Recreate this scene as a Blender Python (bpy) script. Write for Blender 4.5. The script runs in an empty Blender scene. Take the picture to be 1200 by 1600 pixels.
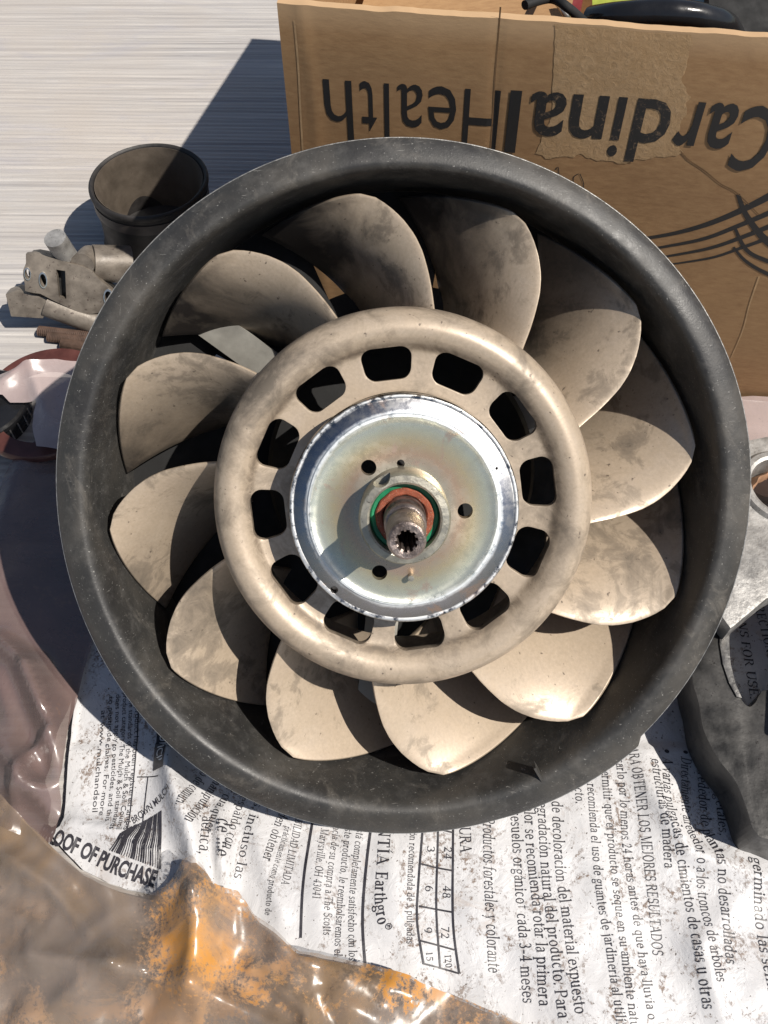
import bpy, bmesh, math, random
import numpy as np
from mathutils import Vector, Matrix, noise, Euler
R = math.radians
random.seed(4)
SC = bpy.context.scene
COL = SC.collection

# ---------------------------------------------------------------- camera, sky, sun, exposure
F_PX, PX, PY = 1450.0, 600.0, 480.0          # focal length and principal point in photo pixels (1200x1600)
PITCH = R(50)
CAM = Vector((-0.008, -0.092, 0.487))
VF = Vector((0, math.cos(PITCH), -math.sin(PITCH)))
VU = Vector((0, math.sin(PITCH), math.cos(PITCH)))
cd = bpy.data.cameras.new('camera'); cam = bpy.data.objects.new('camera', cd); COL.objects.link(cam)
cam.location = CAM; cam.rotation_euler = (R(90) - PITCH, 0, 0)
cd.sensor_fit = 'VERTICAL'; cd.sensor_height = 36; cd.lens = F_PX / 1600 * 36
cd.shift_y = -(800 - PY) / 1600; cd.shift_x = 0
cd.clip_start = 0.01; cd.clip_end = 100
SC.camera = cam
SUN = Vector((0.66, -0.283, 1.091)).normalized()
w = bpy.data.worlds.new('World'); SC.world = w; w.use_nodes = True
nt = w.node_tree; bg = nt.nodes['Background']
sky = nt.nodes.new('ShaderNodeTexSky'); sky.sky_type = 'NISHITA'; sky.sun_disc = False
sky.sun_elevation = math.asin(SUN.z); sky.sun_rotation = math.atan2(SUN.x, SUN.y)
nt.links.new(sky.outputs[0], bg.inputs[0]); bg.inputs[1].default_value = 0.062
sl = bpy.data.lights.new('sun', 'SUN'); so = bpy.data.objects.new('sun', sl); COL.objects.link(so)
sl.energy = 5.0; sl.angle = R(0.5); sl.color = (1.0, 0.94, 0.86)
so.rotation_euler = SUN.to_track_quat('Z', 'Y').to_euler()
SC.view_settings.view_transform = 'Standard'; SC.view_settings.look = 'None'
SC.view_settings.exposure = 0.28; SC.view_settings.gamma = 1.0

def at(u, v, z=0.0):
    """point of the place, at height z, seen at photo pixel (u, v)"""
    r = VF + Vector((1, 0, 0)) * ((u - PX) / F_PX) - VU * ((v - PY) / F_PX)
    return CAM + r * ((z - CAM.z) / r.z)
def on_plane(u, v, p, n):
    r = VF + Vector((1, 0, 0)) * ((u - PX) / F_PX) - VU * ((v - PY) / F_PX)
    return CAM + r * ((p - CAM).dot(n) / r.dot(n))

# ---------------------------------------------------------------- objects
def tag(o, label=None, cat=None, group=None, kind=None):
    for k, v in (('label', label), ('category', cat), ('group', group), ('kind', kind)):
        if v: o[k] = v
    return o
def empty(name, loc, rot=(0, 0, 0)):
    o = bpy.data.objects.new(name, None); COL.objects.link(o); o.location = loc; o.rotation_euler = rot
    o.empty_display_size = .02
    return o
def link(name, me, m, parent=None, smooth=40):
    if m and not me.materials: me.materials.append(m)
    o = bpy.data.objects.new(name, me); COL.objects.link(o)
    if parent is not None: o.parent = parent
    if smooth:
        for p in me.polygons: p.use_smooth = True
        try: me.set_sharp_from_angle(angle=R(smooth))
        except Exception: pass
    return o
def mesh(name, verts, faces):
    me = bpy.data.meshes.new(name); me.from_pydata([tuple(v) for v in verts], [], faces); me.validate(); me.update(); return me
def build(name, verts, faces, m, parent=None, smooth=40): return link(name, mesh(name, verts, faces), m, parent, smooth)
def from_bm(name, bm, m, parent=None, smooth=40):
    bmesh.ops.recalc_face_normals(bm, faces=bm.faces)
    me = bpy.data.meshes.new(name); bm.to_mesh(me); bm.free(); return link(name, me, m, parent, smooth)
def mod_apply(o):
    dg = bpy.context.evaluated_depsgraph_get(); dg.update()
    me = bpy.data.meshes.new_from_object(o.evaluated_get(dg)); old = o.data
    o.modifiers.clear(); o.data = me
    bpy.data.meshes.remove(old)
    for p in me.polygons: p.use_smooth = True
    me.set_sharp_from_angle(angle=R(35)); return o
def revolve(prof, n=144, closed=True, rfun=None, hfun=None):
    """prof: list of (r,h); closed loop profile revolved round z"""
    v, f = [], []; k = len(prof)
    for i in range(n):
        a = 2 * math.pi * i / n
        for j, (r, h) in enumerate(prof):
            rr = rfun(r, h, a) if rfun else r
            hh = hfun(r, h, a) if hfun else h
            v.append((rr * math.cos(a), rr * math.sin(a), hh))
    for i in range(n):
        for j in range(k if closed else k - 1):
            a, b = i * k + j, i * k + (j + 1) % k
            c, d = ((i + 1) % n) * k + (j + 1) % k, ((i + 1) % n) * k + j
            f.append((a, b, c, d))
    return v, f
def smooth_prof(pts, n=4, closed=False):
    """Catmull-Rom through profile points"""
    out = []; m = len(pts)
    rng = range(m if closed else m - 1)
    for i in rng:
        g = lambda k: pts[k % m] if closed else pts[min(max(k, 0), m - 1)]
        p0, p1, p2, p3 = (Vector(g(i - 1)), Vector(g(i)), Vector(g(i + 1)), Vector(g(i + 2)))
        for s in range(n):
            t = s / n
            out.append(tuple(.5 * ((2 * p1) + (-p0 + p2) * t + (2 * p0 - 5 * p1 + 4 * p2 - p3) * t * t + (-p0 + 3 * p1 - 3 * p2 + p3) * t ** 3)))
    if not closed: out.append(tuple(pts[-1]))
    return out
def prism(outline, z0, z1, bevel=0.0):
    """solid of a 2D outline (ccw) between z0 and z1"""
    bm = bmesh.new(); vs = [bm.verts.new((x, y, z0)) for x, y in outline]
    f = bm.faces.new(vs); r = bmesh.ops.extrude_face_region(bm, geom=[f])
    bmesh.ops.translate(bm, verts=[g for g in r['geom'] if isinstance(g, bmesh.types.BMVert)], vec=(0, 0, z1 - z0))
    bmesh.ops.recalc_face_normals(bm, faces=bm.faces)
    if bevel: bmesh.ops.bevel(bm, geom=list(bm.edges), offset=bevel, segments=2, profile=.7, affect='EDGES', clamp_overlap=True)
    return bm
def tube(points, rad, n=14, caps=True, hollow=0):
    pts = [Vector(p) for p in points]; v, f = [], []
    rads = rad if isinstance(rad, (list, tuple)) else [rad] * len(pts)
    up = Vector((0, 0, 1)) if abs((pts[1] - pts[0]).normalized().z) < .9 else Vector((1, 0, 0))
    for i, p in enumerate(pts):
        t = (pts[min(i + 1, len(pts) - 1)] - pts[max(i - 1, 0)]).normalized()
        a = t.cross(up).normalized(); b = a.cross(t).normalized(); up = b
        for k in range(n):
            an = 2 * math.pi * k / n; v.append(p + (a * math.cos(an) + b * math.sin(an)) * rads[i])
    for i in range(len(pts) - 1):
        for k in range(n): f.append((i * n + k, i * n + (k + 1) % n, (i + 1) * n + (k + 1) % n, (i + 1) * n + k))
    if caps: f.append(tuple(range(n))[::-1]); f.append(tuple((len(pts) - 1) * n + k for k in range(n)))
    return v, f
def boolean(o, cutters, op='DIFFERENCE'):
    for q in [o] + list(cutters):
        b_ = bmesh.new(); b_.from_mesh(q.data); bmesh.ops.recalc_face_normals(b_, faces=b_.faces); b_.to_mesh(q.data); b_.free()
    for c in cutters:
        md = o.modifiers.new('b', 'BOOLEAN'); md.operation = op; md.object = c; md.solver = 'EXACT'
    mod_apply(o)
    for c in cutters: bpy.data.objects.remove(c)
    return o
def fbm(x, y, z=0, s=1.0, oct=4): return noise.fractal(Vector((x * s, y * s, z)), 1.0, 2.0, oct)

# ---------------------------------------------------------------- materials
class NM:
    """small wrapper for a node material"""
    def __init__(s, name):
        s.m = bpy.data.materials.new(name); s.m.use_nodes = True; s.t = s.m.node_tree
        s.b = s.t.nodes['Principled BSDF']; s.out = s.t.nodes['Material Output']
        s.tc = s.t.nodes.new('ShaderNodeTexCoord')
    def n(s, typ, **k):
        x = s.t.nodes.new(typ)
        for a, b in k.items(): setattr(x, a, b)
        return x
    def l(s, a, b): s.t.links.new(a, b)
    def co(s, scale=(1, 1, 1), rot=(0, 0, 0), loc=(0, 0, 0), src='Object'):
        mp = s.n('ShaderNodeMapping'); mp.inputs['Scale'].default_value = scale; mp.inputs['Rotation'].default_value = rot
        mp.inputs['Location'].default_value = loc
        s.l(s.tc.outputs[src], mp.inputs[0]); return mp.outputs[0]
    def noise(s, fq, detail=5, rough=.55, dist=0, vec=None, **k):
        x = s.n('ShaderNodeTexNoise'); x.inputs['Scale'].default_value = fq; x.inputs['Detail'].default_value = detail
        x.inputs['Roughness'].default_value = rough; x.inputs['Distortion'].default_value = dist
        s.l(vec if vec is not None else s.co(**k), x.inputs['Vector']); return x.outputs['Fac']
    def ramp(s, fac, stops, interp='LINEAR'):
        r = s.n('ShaderNodeValToRGB'); r.color_ramp.interpolation = interp; e = r.color_ramp.elements
        while len(e) < len(stops): e.new(.5)
        for q, (p, c) in zip(e, stops):
            q.position = p; q.color = (c, c, c, 1) if isinstance(c, (int, float)) else (*c, 1)
        s.l(fac, r.inputs[0]); return r.outputs[0]
    def mix(s, fac, a, b, mode='MIX'):
        x = s.n('ShaderNodeMix', data_type='RGBA', blend_type=mode)
        for i, q in ((0, fac), (6, a), (7, b)):
            if isinstance(q, (int, float)): x.inputs[i].default_value = q if i == 0 else (q, q, q, 1)
            elif isinstance(q, tuple): x.inputs[i].default_value = (*q, 1)
            else: s.l(q, x.inputs[i])
        return x.outputs[2]
    def math(s, op, a, b=0.0, clamp=False):
        x = s.n('ShaderNodeMath', operation=op); x.use_clamp = clamp
        for i, q in ((0, a), (1, b)):
            if isinstance(q, (int, float)): x.inputs[i].default_value = q
            else: s.l(q, x.inputs[i])
        return x.outputs[0]
    def bump(s, h, strength=.3, dist=.001):
        x = s.n('ShaderNodeBump'); x.inputs['Strength'].default_value = strength; x.inputs['Distance'].default_value = dist
        s.l(h, x.inputs['Height']); s.l(x.outputs[0], s.b.inputs['Normal']); return x
    def set(s, color=None, rough=None, metal=None, **k):
        for nm, q in (('Base Color', color), ('Roughness', rough), ('Metallic', metal)) + tuple(k.items()):
            if q is None: continue
            i = s.b.inputs[nm]
            if isinstance(q, (int, float)): i.default_value = q
            elif isinstance(q, tuple): i.default_value = (*q, 1)
            else: s.l(q, i)
        return s

def simple(name, c, rough=.6, metal=0.0, var=.25, scale=60, bump=.15, c2=None, speck=None):
    m = NM(name); f = m.noise(scale, 6, .6)
    col = m.ramp(f, [(.3, tuple(x * (1 - var) for x in c)), (.7, c2 or tuple(min(1, x * (1 + var)) for x in c))])
    if speck: col = m.mix(m.ramp(m.noise(scale * 9, 3, .7), [(.62, 0), (.68, 1)]), col, speck)
    m.set(col, m.ramp(m.noise(scale * 2, 4), [(.3, max(0, rough - .1)), (.7, min(1, rough + .1))]), metal)
    m.bump(m.noise(scale * 6, 4), bump, .0006); return m.m

def fan_metal(name, dirt=.5, seed=0.0, base=(.475, .385, .290), low=.522, soot_shade=False):
    m = NM(name)
    # every blade carries its own stains: shift the noise by the object's place
    oi = m.n('ShaderNodeObjectInfo'); add = m.n('ShaderNodeVectorMath', operation='ADD'); mul = m.n('ShaderNodeVectorMath', operation='SCALE')
    cmb = m.n('ShaderNodeCombineXYZ'); m.l(oi.outputs['Random'], cmb.inputs[0]); m.l(oi.outputs['Random'], cmb.inputs[2]); 
    mul.inputs['Scale'].default_value = 3.0; m.l(cmb.outputs[0], mul.inputs[0])
    m.l(m.tc.outputs['Object'], add.inputs[0]); m.l(mul.outputs[0], add.inputs[1]); v = add.outputs[0]
    big = m.noise(28, 7, .62, .6, vec=v); mid = m.noise(90, 6, .7, 1.0, vec=v); fine = m.noise(700, 3, .7, vec=v)
    c = m.ramp(fine, [(.25, tuple(x * .86 for x in base)), (.75, tuple(min(1, x * 1.1) for x in base))])
    c = m.mix(m.ramp(mid, [(.35, 0), (.8, .5)]), c, (base[0] * .72, base[1] * .68, base[2] * .6))
    msk = m.ramp(m.math('ADD', m.math('MULTIPLY', big, .68), m.math('MULTIPLY', mid, .32)), [(low, 0), (low + .04, .40 * dirt * 2), (low + .18, .92)])
    if name.startswith('hub'):
        sx = m.n('ShaderNodeSeparateXYZ'); m.l(m.tc.outputs['Object'], sx.inputs[0])
        rr = m.math('SQRT', m.math('ADD', m.math('MULTIPLY', sx.outputs[0], sx.outputs[0]), m.math('MULTIPLY', sx.outputs[1], sx.outputs[1])))
        g1 = m.math('SUBTRACT', 1.0, m.math('MULTIPLY', m.math('ABSOLUTE', m.math('SUBTRACT', rr, .0625)), 420.0), True)
        g2 = m.math('SUBTRACT', 1.0, m.math('MULTIPLY', m.math('ABSOLUTE', m.math('SUBTRACT', rr, .0795)), 420.0), True)
        c = m.mix(m.math('MULTIPLY', m.math('MAXIMUM', g1, g2), m.ramp(mid, [(.38, .15), (.58, .85)])), c, (.14, .105, .075))
    if soot_shade:  # soot mixed with painted shade, deepening towards the trailing edge
        at_ = m.n('ShaderNodeAttribute', attribute_type='OBJECT', attribute_name='soot_shade')
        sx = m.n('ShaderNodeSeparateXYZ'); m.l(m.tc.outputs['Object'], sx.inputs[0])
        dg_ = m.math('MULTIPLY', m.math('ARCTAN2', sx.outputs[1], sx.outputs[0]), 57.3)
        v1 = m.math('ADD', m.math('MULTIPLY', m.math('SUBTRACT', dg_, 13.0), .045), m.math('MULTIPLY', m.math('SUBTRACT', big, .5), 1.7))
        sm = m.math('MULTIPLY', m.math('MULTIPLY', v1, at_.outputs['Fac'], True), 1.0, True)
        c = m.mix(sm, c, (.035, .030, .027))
    c = m.mix(msk, c, (.11, .092, .072))
    scr = m.noise(60, 4, .8, .3, vec=None, scale=(1, 14, 1), rot=(0, 0, .9))
    c = m.mix(m.ramp(scr, [(.68, 0), (.74, .35)]), c, (.62, .53, .42))
    spk = m.ramp(m.noise(420, 2, .5, vec=v), [(.70, 0), (.76, .8)]); c = m.mix(spk, c, (.08, .06, .045))
    m.set(c, m.mix(msk, m.ramp(mid, [(.3, .33), (.7, .47)]), .7), .22)
    m.b.inputs['Specular IOR Level'].default_value = .6
    m.bump(m.math('ADD', m.math('MULTIPLY', mid, .6), m.math('MULTIPLY', fine, .4)), .16, .0006); return m.m
M = {}
M['fan'] = fan_metal('fan_magnesium', soot_shade=True)
M['hub'] = fan_metal('hub_magnesium', .3, 2.0, (.455, .37, .28), .475)
def shroud_mat():
    m = NM('shroud_dark_grey'); big = m.noise(22, 6, .6, .4); mid = m.noise(140, 6, .7); fine = m.noise(900, 3, .6)
    c = m.ramp(big, [(.3, (.020, .019, .019)), (.5, (.031, .030, .028)), (.70, (.066, .060, .052))])
    c = m.mix(m.ramp(mid, [(.5, 0), (.75, .45)]), c, (.10, .095, .088))
    c = m.mix(m.ramp(m.noise(38, 7, .75, 1.2, loc=(4, 1, 2)), [(.56, 0), (.70, .55)]), c, (.135, .122, .105))
    c = m.mix(m.ramp(fine, [(.66, 0), (.72, .6)]), c, (.30, .29, .27))
    sc = m.noise(120, 3, .8, 0, scale=(1, 9, 1), rot=(0, 0, .5)); c = m.mix(m.ramp(sc, [(.66, 0), (.72, .5)]), c, (.24, .23, .21))
    sc = m.noise(150, 3, .8, 0, scale=(8, 1, 1), rot=(0, 0, .3)); c = m.mix(m.ramp(sc, [(.68, 0), (.74, .45)]), c, (.24, .23, .21))
    m.set(c, m.math('ADD', m.ramp(mid, [(.3, .36), (.7, .56)]), m.ramp(big, [(.3, -.06), (.7, .10)])), 0.0); m.bump(m.math('ADD', m.math('MULTIPLY', mid, .5), m.math('MULTIPLY', fine, .5)), .22, .0008); return m.m
M['shroud'] = shroud_mat()
M['bare_edge'] = simple('worn_bare_edge', (.34, .33, .31), .4, .7, .4, 300)
M['black'] = simple('black_and_shade', (.008, .008, .008), .8, 0, .3, 80)  # black parts, and the shade painted in behind the fan blades
M['strut'] = simple('grey_painted_strut', (.30, .29, .26), .5, .2, .3, 50)
def zinc():
    m = NM('zinc_plate'); x = m.n('ShaderNodeSeparateXYZ'); m.l(m.tc.outputs['Object'], x.inputs[0])
    r = m.math('SQRT', m.math('ADD', m.math('MULTIPLY', x.outputs[0], x.outputs[0]), m.math('MULTIPLY', x.outputs[1], x.outputs[1])))
    nz = m.noise(70, 6, .65, .5); nz2 = m.noise(260, 5, .7)
    rr = m.math('ADD', m.math('MULTIPLY', r, 20.0), m.math('MULTIPLY', m.math('SUBTRACT', nz, .5), .06))     # 0..0.93
    c = m.ramp(rr, [(.34, (.46, .43, .33)), (.46, (.52, .37, .25)), (.56, (.58, .48, .29)), (.66, (.60, .60, .45)), (.74, (.62, .65, .58)), (.775, (.72, .76, .78)), (.80, (.36, .365, .39)), (.88, (.28, .28, .29)), (.915, (.24, .22, .19))])
    c = m.mix(m.ramp(nz2, [(.45, 0), (.7, .45)]), c, (.34, .33, .29))
    bl = m.ramp(m.noise(45, 5, .6, 1.2), [(.60, 0), (.66, .6)]); c = m.mix(bl, c, (.52, .36, .27))
    # white corrosion at the step and at the rim
    d1 = m.math('SUBTRACT', 1.0, m.math('MULTIPLY', m.math('ABSOLUTE', m.math('SUBTRACT', rr, .765)), 26.0), True)
    d2 = m.math('SUBTRACT', 1.0, m.math('MULTIPLY', m.math('ABSOLUTE', m.math('SUBTRACT', rr, .905)), 40.0), True)
    cor = m.math('MULTIPLY', m.math('MAXIMUM', d1, d2), m.ramp(nz2, [(.38, 0), (.52, 1)]))
    c = m.mix(m.math('MULTIPLY', cor, .8), c, (.62, .65, .68))
    m.set(c, m.math('ADD', m.ramp(nz2, [(.3, .20), (.7, .36)]), m.math('MULTIPLY', cor, .3)), m.math('SUBTRACT', m.ramp(rr, [(.77, .70), (.80, 1.0)]), m.math('MULTIPLY', cor, .6)))
    m.b.inputs['Anisotropic'].default_value = .6
    tg = m.n('ShaderNodeTangent', direction_type='RADIAL', axis='Z'); m.l(tg.outputs[0], m.b.inputs['Tangent'])
    m.bump(m.math('ADD', nz2, m.math('MULTIPLY', cor, 1.5)), .12, .0005); return m.m
M['zinc'] = zinc()
M['boss'] = simple('grey_steel_boss', (.36, .34, .28), .42, .75, .25, 160, .2, speck=(.12, .1, .08))
M['green'] = simple('green_seal_rubber', (.012, .17, .075), .45, 0, .2, 200)
M['orange_rust'] = simple('orange_rust', (.24, .062, .03), .7, .1, .4, 260, .4, speck=(.5, .4, .3))
M['shaft'] = simple('rusty_steel_shaft', (.19, .135, .11), .38, .8, .45, 240, .4, c2=(.36, .30, .27))
def cardboard():
    m = NM('kraft_cardboard'); g = m.noise(9, 4, .5, 0, scale=(1, 1, 1)); fib = m.noise(420, 4, .7, 0, scale=(.35, 1, 1)); st = m.noise(60, 3, .6, 0, scale=(.15, 1, 3))
    c = m.ramp(g, [(.3, (.25, .137, .060)), (.7, (.335, .195, .089))])
    c = m.mix(m.ramp(fib, [(.35, .0), (.8, .5)]), c, (.46, .29, .14)); c = m.mix(m.ramp(fib, [(.2, .5), (.42, 0)]), c, (.26, .15, .07))
    c = m.mix(m.ramp(st, [(.5, 0), (.75, .3)]), c, (.30, .17, .08))
    c = m.mix(m.ramp(m.noise(22, 6, .7, 1.0), [(.55, 0), (.72, .4)]), c, (.22, .115, .05))
    x = m.n('ShaderNodeSeparateXYZ'); m.l(m.tc.outputs['Object'], x.inputs[0])
    sc = m.ramp(m.math('ADD', x.outputs[2], m.math('MULTIPLY', g, .01)), [(.25, 0), (.262, .55)])   # scuffed, paler top edge
    c = m.mix(sc, c, (.52, .36, .21))
    m.set(c, .82); m.bump(m.math('ADD', fib, m.math('MULTIPLY', st, .25)), .22, .0004); return m.m
M['card'] = cardboard()
def torn():
    m = NM('torn_cardboard_fibres'); a = m.noise(260, 7, .75, 1.0); b = m.noise(70, 5, .7)
    c = m.ramp(a, [(.3, (.33, .21, .105)), (.5, (.385, .25, .13)), (.72, (.44, .295, .165))]); c = m.mix(m.ramp(b, [(.45, 0), (.7, .6)]), c, (.35, .215, .10))
    m.set(c, .95); m.bump(a, .4, .0008); return m.m
M['torn'] = torn()
def ink(name, fade=False, c=(.016, .015, .015)):
    m = NM(name); a = m.noise(330, 6, .8, .8)
    col = m.mix(m.ramp(a, [(.56, 0), (.66, .55)]) if fade else m.ramp(a, [(.70, 0), (.8, .4)]), c, (.30, .20, .12) if fade else (.12, .10, .08))
    m.set(col, .6); return m.m
M['ink'] = ink('black_ink'); M['ink_worn'] = ink('worn_black_ink', True)
M['bag_ink'] = simple('bag_print_ink', (.028, .026, .032), .45, 0, .3, 300, .05)
def white_bag():
    m = NM('white_printed_film'); a = m.noise(85, 8, .72, .8); b = m.noise(620, 5, .75, .3); g = m.noise(14, 4, .6)
    c = m.ramp(g, [(.3, (.47, .465, .47)), (.7, (.56, .555, .555))])
    reg = m.ramp(g, [(.36, .35), (.56, 1)])
    d = m.math('MULTIPLY', m.ramp(a, [(.515, 0), (.60, 1)]), m.ramp(b, [(.49, 0), (.56, 1)]))
    c = m.mix(m.math('MULTIPLY', m.math('MULTIPLY', d, reg), .9), c, (.13, .075, .042))
    c = m.mix(m.math('MULTIPLY', m.ramp(m.noise(36, 6, .7, 1.5, loc=(3, 1, 0)), [(.60, 0), (.70, .4)]), reg), c, (.36, .25, .17))
    c = m.mix(m.ramp(m.noise(800, 2, .5, loc=(1, 1, 0)), [(.68, 0), (.715, .9)]), c, (.06, .04, .028))
    m.set(c, m.ramp(a, [(.4, .36), (.6, .6)])); m.b.inputs['Specular IOR Level'].default_value = .5
    h = m.math('ADD', m.noise(110, 4, .6, 1.0), m.math('MULTIPLY', d, .5)); m.bump(h, .35, .0018); return m.m
M['bag'] = white_bag()
def clear_film(name, tint=(.62, .56, .54), stain=.5, opac=(.35, .62), thr=.56, sc=20, spot=False):
    m = NM(name); a = m.noise(sc, 7, .68, 1.4); b = m.noise(9, 4, .6, .5, loc=(5, 2, 0)); f = m.noise(500, 4, .75)
    st = m.math('MULTIPLY', m.ramp(m.math('ADD', m.math('MULTIPLY', a, .72), m.math('MULTIPLY', f, .28)), [(thr, 0), (thr + .06, 1)]), m.ramp(b, [(.42, 0), (.6, 1)]))
    if spot:   # rust heaped round one fold
        c0 = at(318, 1460, .02); mp = m.n('ShaderNodeVectorMath', operation='DISTANCE'); mp.inputs[1].default_value = tuple(c0); m.l(m.tc.outputs['Object'], mp.inputs[0])
        near = m.math('SUBTRACT', 1.0, m.math('MULTIPLY', mp.outputs['Value'], 26.0), True)
        st = m.math('MAXIMUM', st, m.math('MULTIPLY', m.ramp(m.math('ADD', near, m.math('MULTIPLY', m.math('SUBTRACT', f, .5), 1.3)), [(.30, 0), (.62, 1)]), m.ramp(a, [(.35, .2), (.6, 1)])))
    st = m.math('MULTIPLY', st, stain)
    c = m.mix(m.ramp(m.noise(40, 5, .6), [(.3, 0), (.8, .6)]), tint, tuple(x * .6 for x in tint))
    c = m.mix(m.ramp(m.noise(15, 5, .6, 1.0, loc=(7, 3, 0)), [(.48, 0), (.66, .55 if spot or stain > .5 else 0)]), c, (.34, .20, .075))
    c = m.mix(st, c, (.50, .23, .05))
    c = m.mix(m.ramp(m.noise(300, 4, .75, .4, loc=(2, 0, 1)), [(.65, 0), (.71, .6)]), c, (.07, .05, .04))
    al = m.math('ADD', m.ramp(m.noise(24, 5, .6, .8, loc=(9, 0, 0)), [(.3, opac[0]), (.75, opac[1])]), st, True)
    m.set(c, m.ramp(a, [(.3, .18), (.7, .34)]), 0.0, Alpha=al)
    m.b.inputs['Specular IOR Level'].default_value = .9
    m.bump(m.math('ADD', m.noise(60, 2, .4, 1.5, loc=(1, 4, 2), scale=(1, .3, 1), rot=(0, 0, .8)), m.math('MULTIPLY', f, .05)), .25, .0012); return m.m
M['film_orange'] = clear_film('stained_clear_film', (.30, .245, .205), 1.0, (.26, .56), .50, 20, True)
M['film_under'] = clear_film('dirty_inner_film', (.20, .15, .115), .8, (.80, .96), .51, 24)
M['film_left'] = clear_film('purple_grey_film', (.17, .115, .105), .12, (.66, .90), .60)
M['film_pink'] = clear_film('milky_film', (.46, .37, .355), .25, (.66, .88), .62)
def bed():
    m = NM('streaked_metal_bed'); a = m.noise(30, 6, .65, .2, scale=(.10, 7, 1)); b = m.noise(160, 5, .7, 0, scale=(.10, 3, 1)); g = m.noise(5, 4, .6); f = m.noise(500, 3, .7)
    c = m.ramp(a, [(.30, (.23, .215, .21)), (.48, (.39, .368, .345)), (.70, (.53, .50, .465))])
    c = m.mix(m.ramp(b, [(.45, 0), (.75, .6)]), c, (.36, .35, .36)); c = m.mix(m.ramp(b, [(.25, .5), (.42, 0)]), c, (.78, .76, .74))
    c = m.mix(m.ramp(g, [(.45, 0), (.68, .7)]), c, (.40, .355, .31)); c = m.mix(m.ramp(m.noise(14, 5, .7, 1.0, scale=(.5, 2.2, 1), loc=(2, 1, 0)), [(.55, 0), (.72, .55)]), c, (.32, .31, .335)); c = m.mix(m.ramp(f, [(.62, 0), (.72, .4)]), c, (.25, .22, .2))
    m.set(c, .5, .0); m.bump(m.math('ADD', a, b), .5, .001); return m.m
M['bed'] = bed()
M['rubber'] = simple('dusty_black_rubber', (.014, .013, .013), .6, 0, .4, 60, .2, c2=(.03, .026, .024))
M['rubber_inner'] = simple('dusty_brown_rubber', (.085, .068, .052), .6, 0, .35, 50, .2)
M['cast_brown'] = simple('grimy_cast_metal', (.14, .115, .092), .5, .2, .45, 50, .35, c2=(.30, .26, .215), speck=(.08, .06, .05))
M['cast_grey'] = simple('cast_aluminium', (.30, .29, .275), .45, .4, .35, 90, .35, c2=(.46, .45, .43), speck=(.13, .12, .11))
M['cast_dark'] = simple('oily_shaded_metal', (.034, .033, .031), .40, .4, .45, 60, .25, c2=(.075, .072, .068), speck=(.02, .018, .017))  # oily metal with the shade of arm and bracket hollow in its colour
M['cast_mid'] = simple('sunlit_edge_metal', (.13, .125, .12), .38, .6, .4, 90, .4, c2=(.24, .235, .225))  # paler tone that paints sunlight on the arm's inner edge
M['rust'] = simple('rusty_iron', (.09, .055, .04), .75, .2, .45, 120, .5)
M['steel'] = simple('bright_steel', (.62, .60, .56), .25, .9, .2, 90)
M['maroon'] = simple('red_brown_paint', (.085, .03, .024), .4, .1, .4, 50)
M['blackgloss'] = simple('black_gloss', (.012, .012, .013), .2, 0, .2, 50)
M['yellow'] = simple('yellow_green_print', (.30, .34, .05), .5, 0, .3, 60)
M['teal'] = simple('pale_teal_paper', (.45, .53, .50), .5, 0, .2, 60)
M['redplastic'] = simple('red_plastic', (.16, .02, .02), .4, 0, .2, 60)
M['leaf'] = simple('brown_torn_gasket', (.30, .17, .10), .7, 0, .4, 120)

# ---------------------------------------------------------------- truck bed
v, f = [], []
ys = [-3.0, -1.0, -.35]; zs = [0, 0, 0]
y = -.34; k = 0
while y < 1.25:
    a = .00038 + .00022 * math.sin(y * 17.0) + .00015 * math.sin(y * 71)
    for dy, h in ((0, 0), (.0012, a), (.0022, a), (.0034, 0)): ys.append(y + dy); zs.append(h)
    y += .0046 + .0006 * math.sin(k * 2.3); k += 1
ys += [1.4, 2, 4]; zs += [0, 0, 0]
rot = R(-1.5)
for yy, zz in zip(ys, zs):
    for xx in (-3, 3): v.append((xx * math.cos(rot) - yy * math.sin(rot), xx * math.sin(rot) + yy * math.cos(rot), zz))
for i in range(len(ys) - 1): f.append((2 * i, 2 * i + 1, 2 * i + 3, 2 * i + 2))
tag(build('ground', v, f, M['bed'], smooth=60), kind='structure')

# ---------------------------------------------------------------- cooling fan
FC = Vector((0, 0.111, 0.126))
fan = empty('cooling_fan', FC, (R(42), 0, 0))
tag(fan, 'round twelve-blade cooling fan in a dark grey ring, leaning before the cardboard box', 'cooling fan')
def to_fan(u, v, h):
    """fan-local point at height h seen at photo pixel"""
    Mx = Euler((R(42), 0, 0)).to_matrix(); n = Mx @ Vector((0, 0, 1))
    p = on_plane(u, v, FC + n * h, n); return Mx.transposed() @ (p - FC)
# shroud
PH = 21.0
def sh_r(r, h, a):
    d = math.degrees(a) % 360
    k = max(0, (r - .133) / .017)
    k = min(k, 1)
    g = .0030 * max(0, -math.sin(a)) ** 1.5 + .0010 * max(0, -math.sin(a)) ** 4 * k + .0005 * math.sin(3 * a + 1) * k
    if 286 < d < 312.5: g += .0026 * k * (d - 286) / 26
    return r + g
def sh_h(r, h, a):
    return h + (.0006 * math.sin(5 * a) + .0006 * math.sin(2 * a + 1)) * max(0, (r - .135) / .015)
prof = smooth_prof([(.1490, .0078), (.1461, .0100), (.1428, .0115), (.1396, .0124), (.1372, .0122), (.1351, .0098), (.1340, .0046), (.1329, -.0060), (.1320, -.0180), (.1314, -.0480)], 4)
prof += [(.1304, -.0490), (.1330, -.0490), (.1338, -.018)] + [(.1352, .0005), (.1360, .0064), (.1390, .0092), (.1430, .0085), (.1480, .0060), (.1494, .0064)]
vv, ff = revolve(prof, 240, True, sh_r, sh_h)
shroud = build('shroud', vv, ff, M['shroud'], fan, 60)
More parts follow.
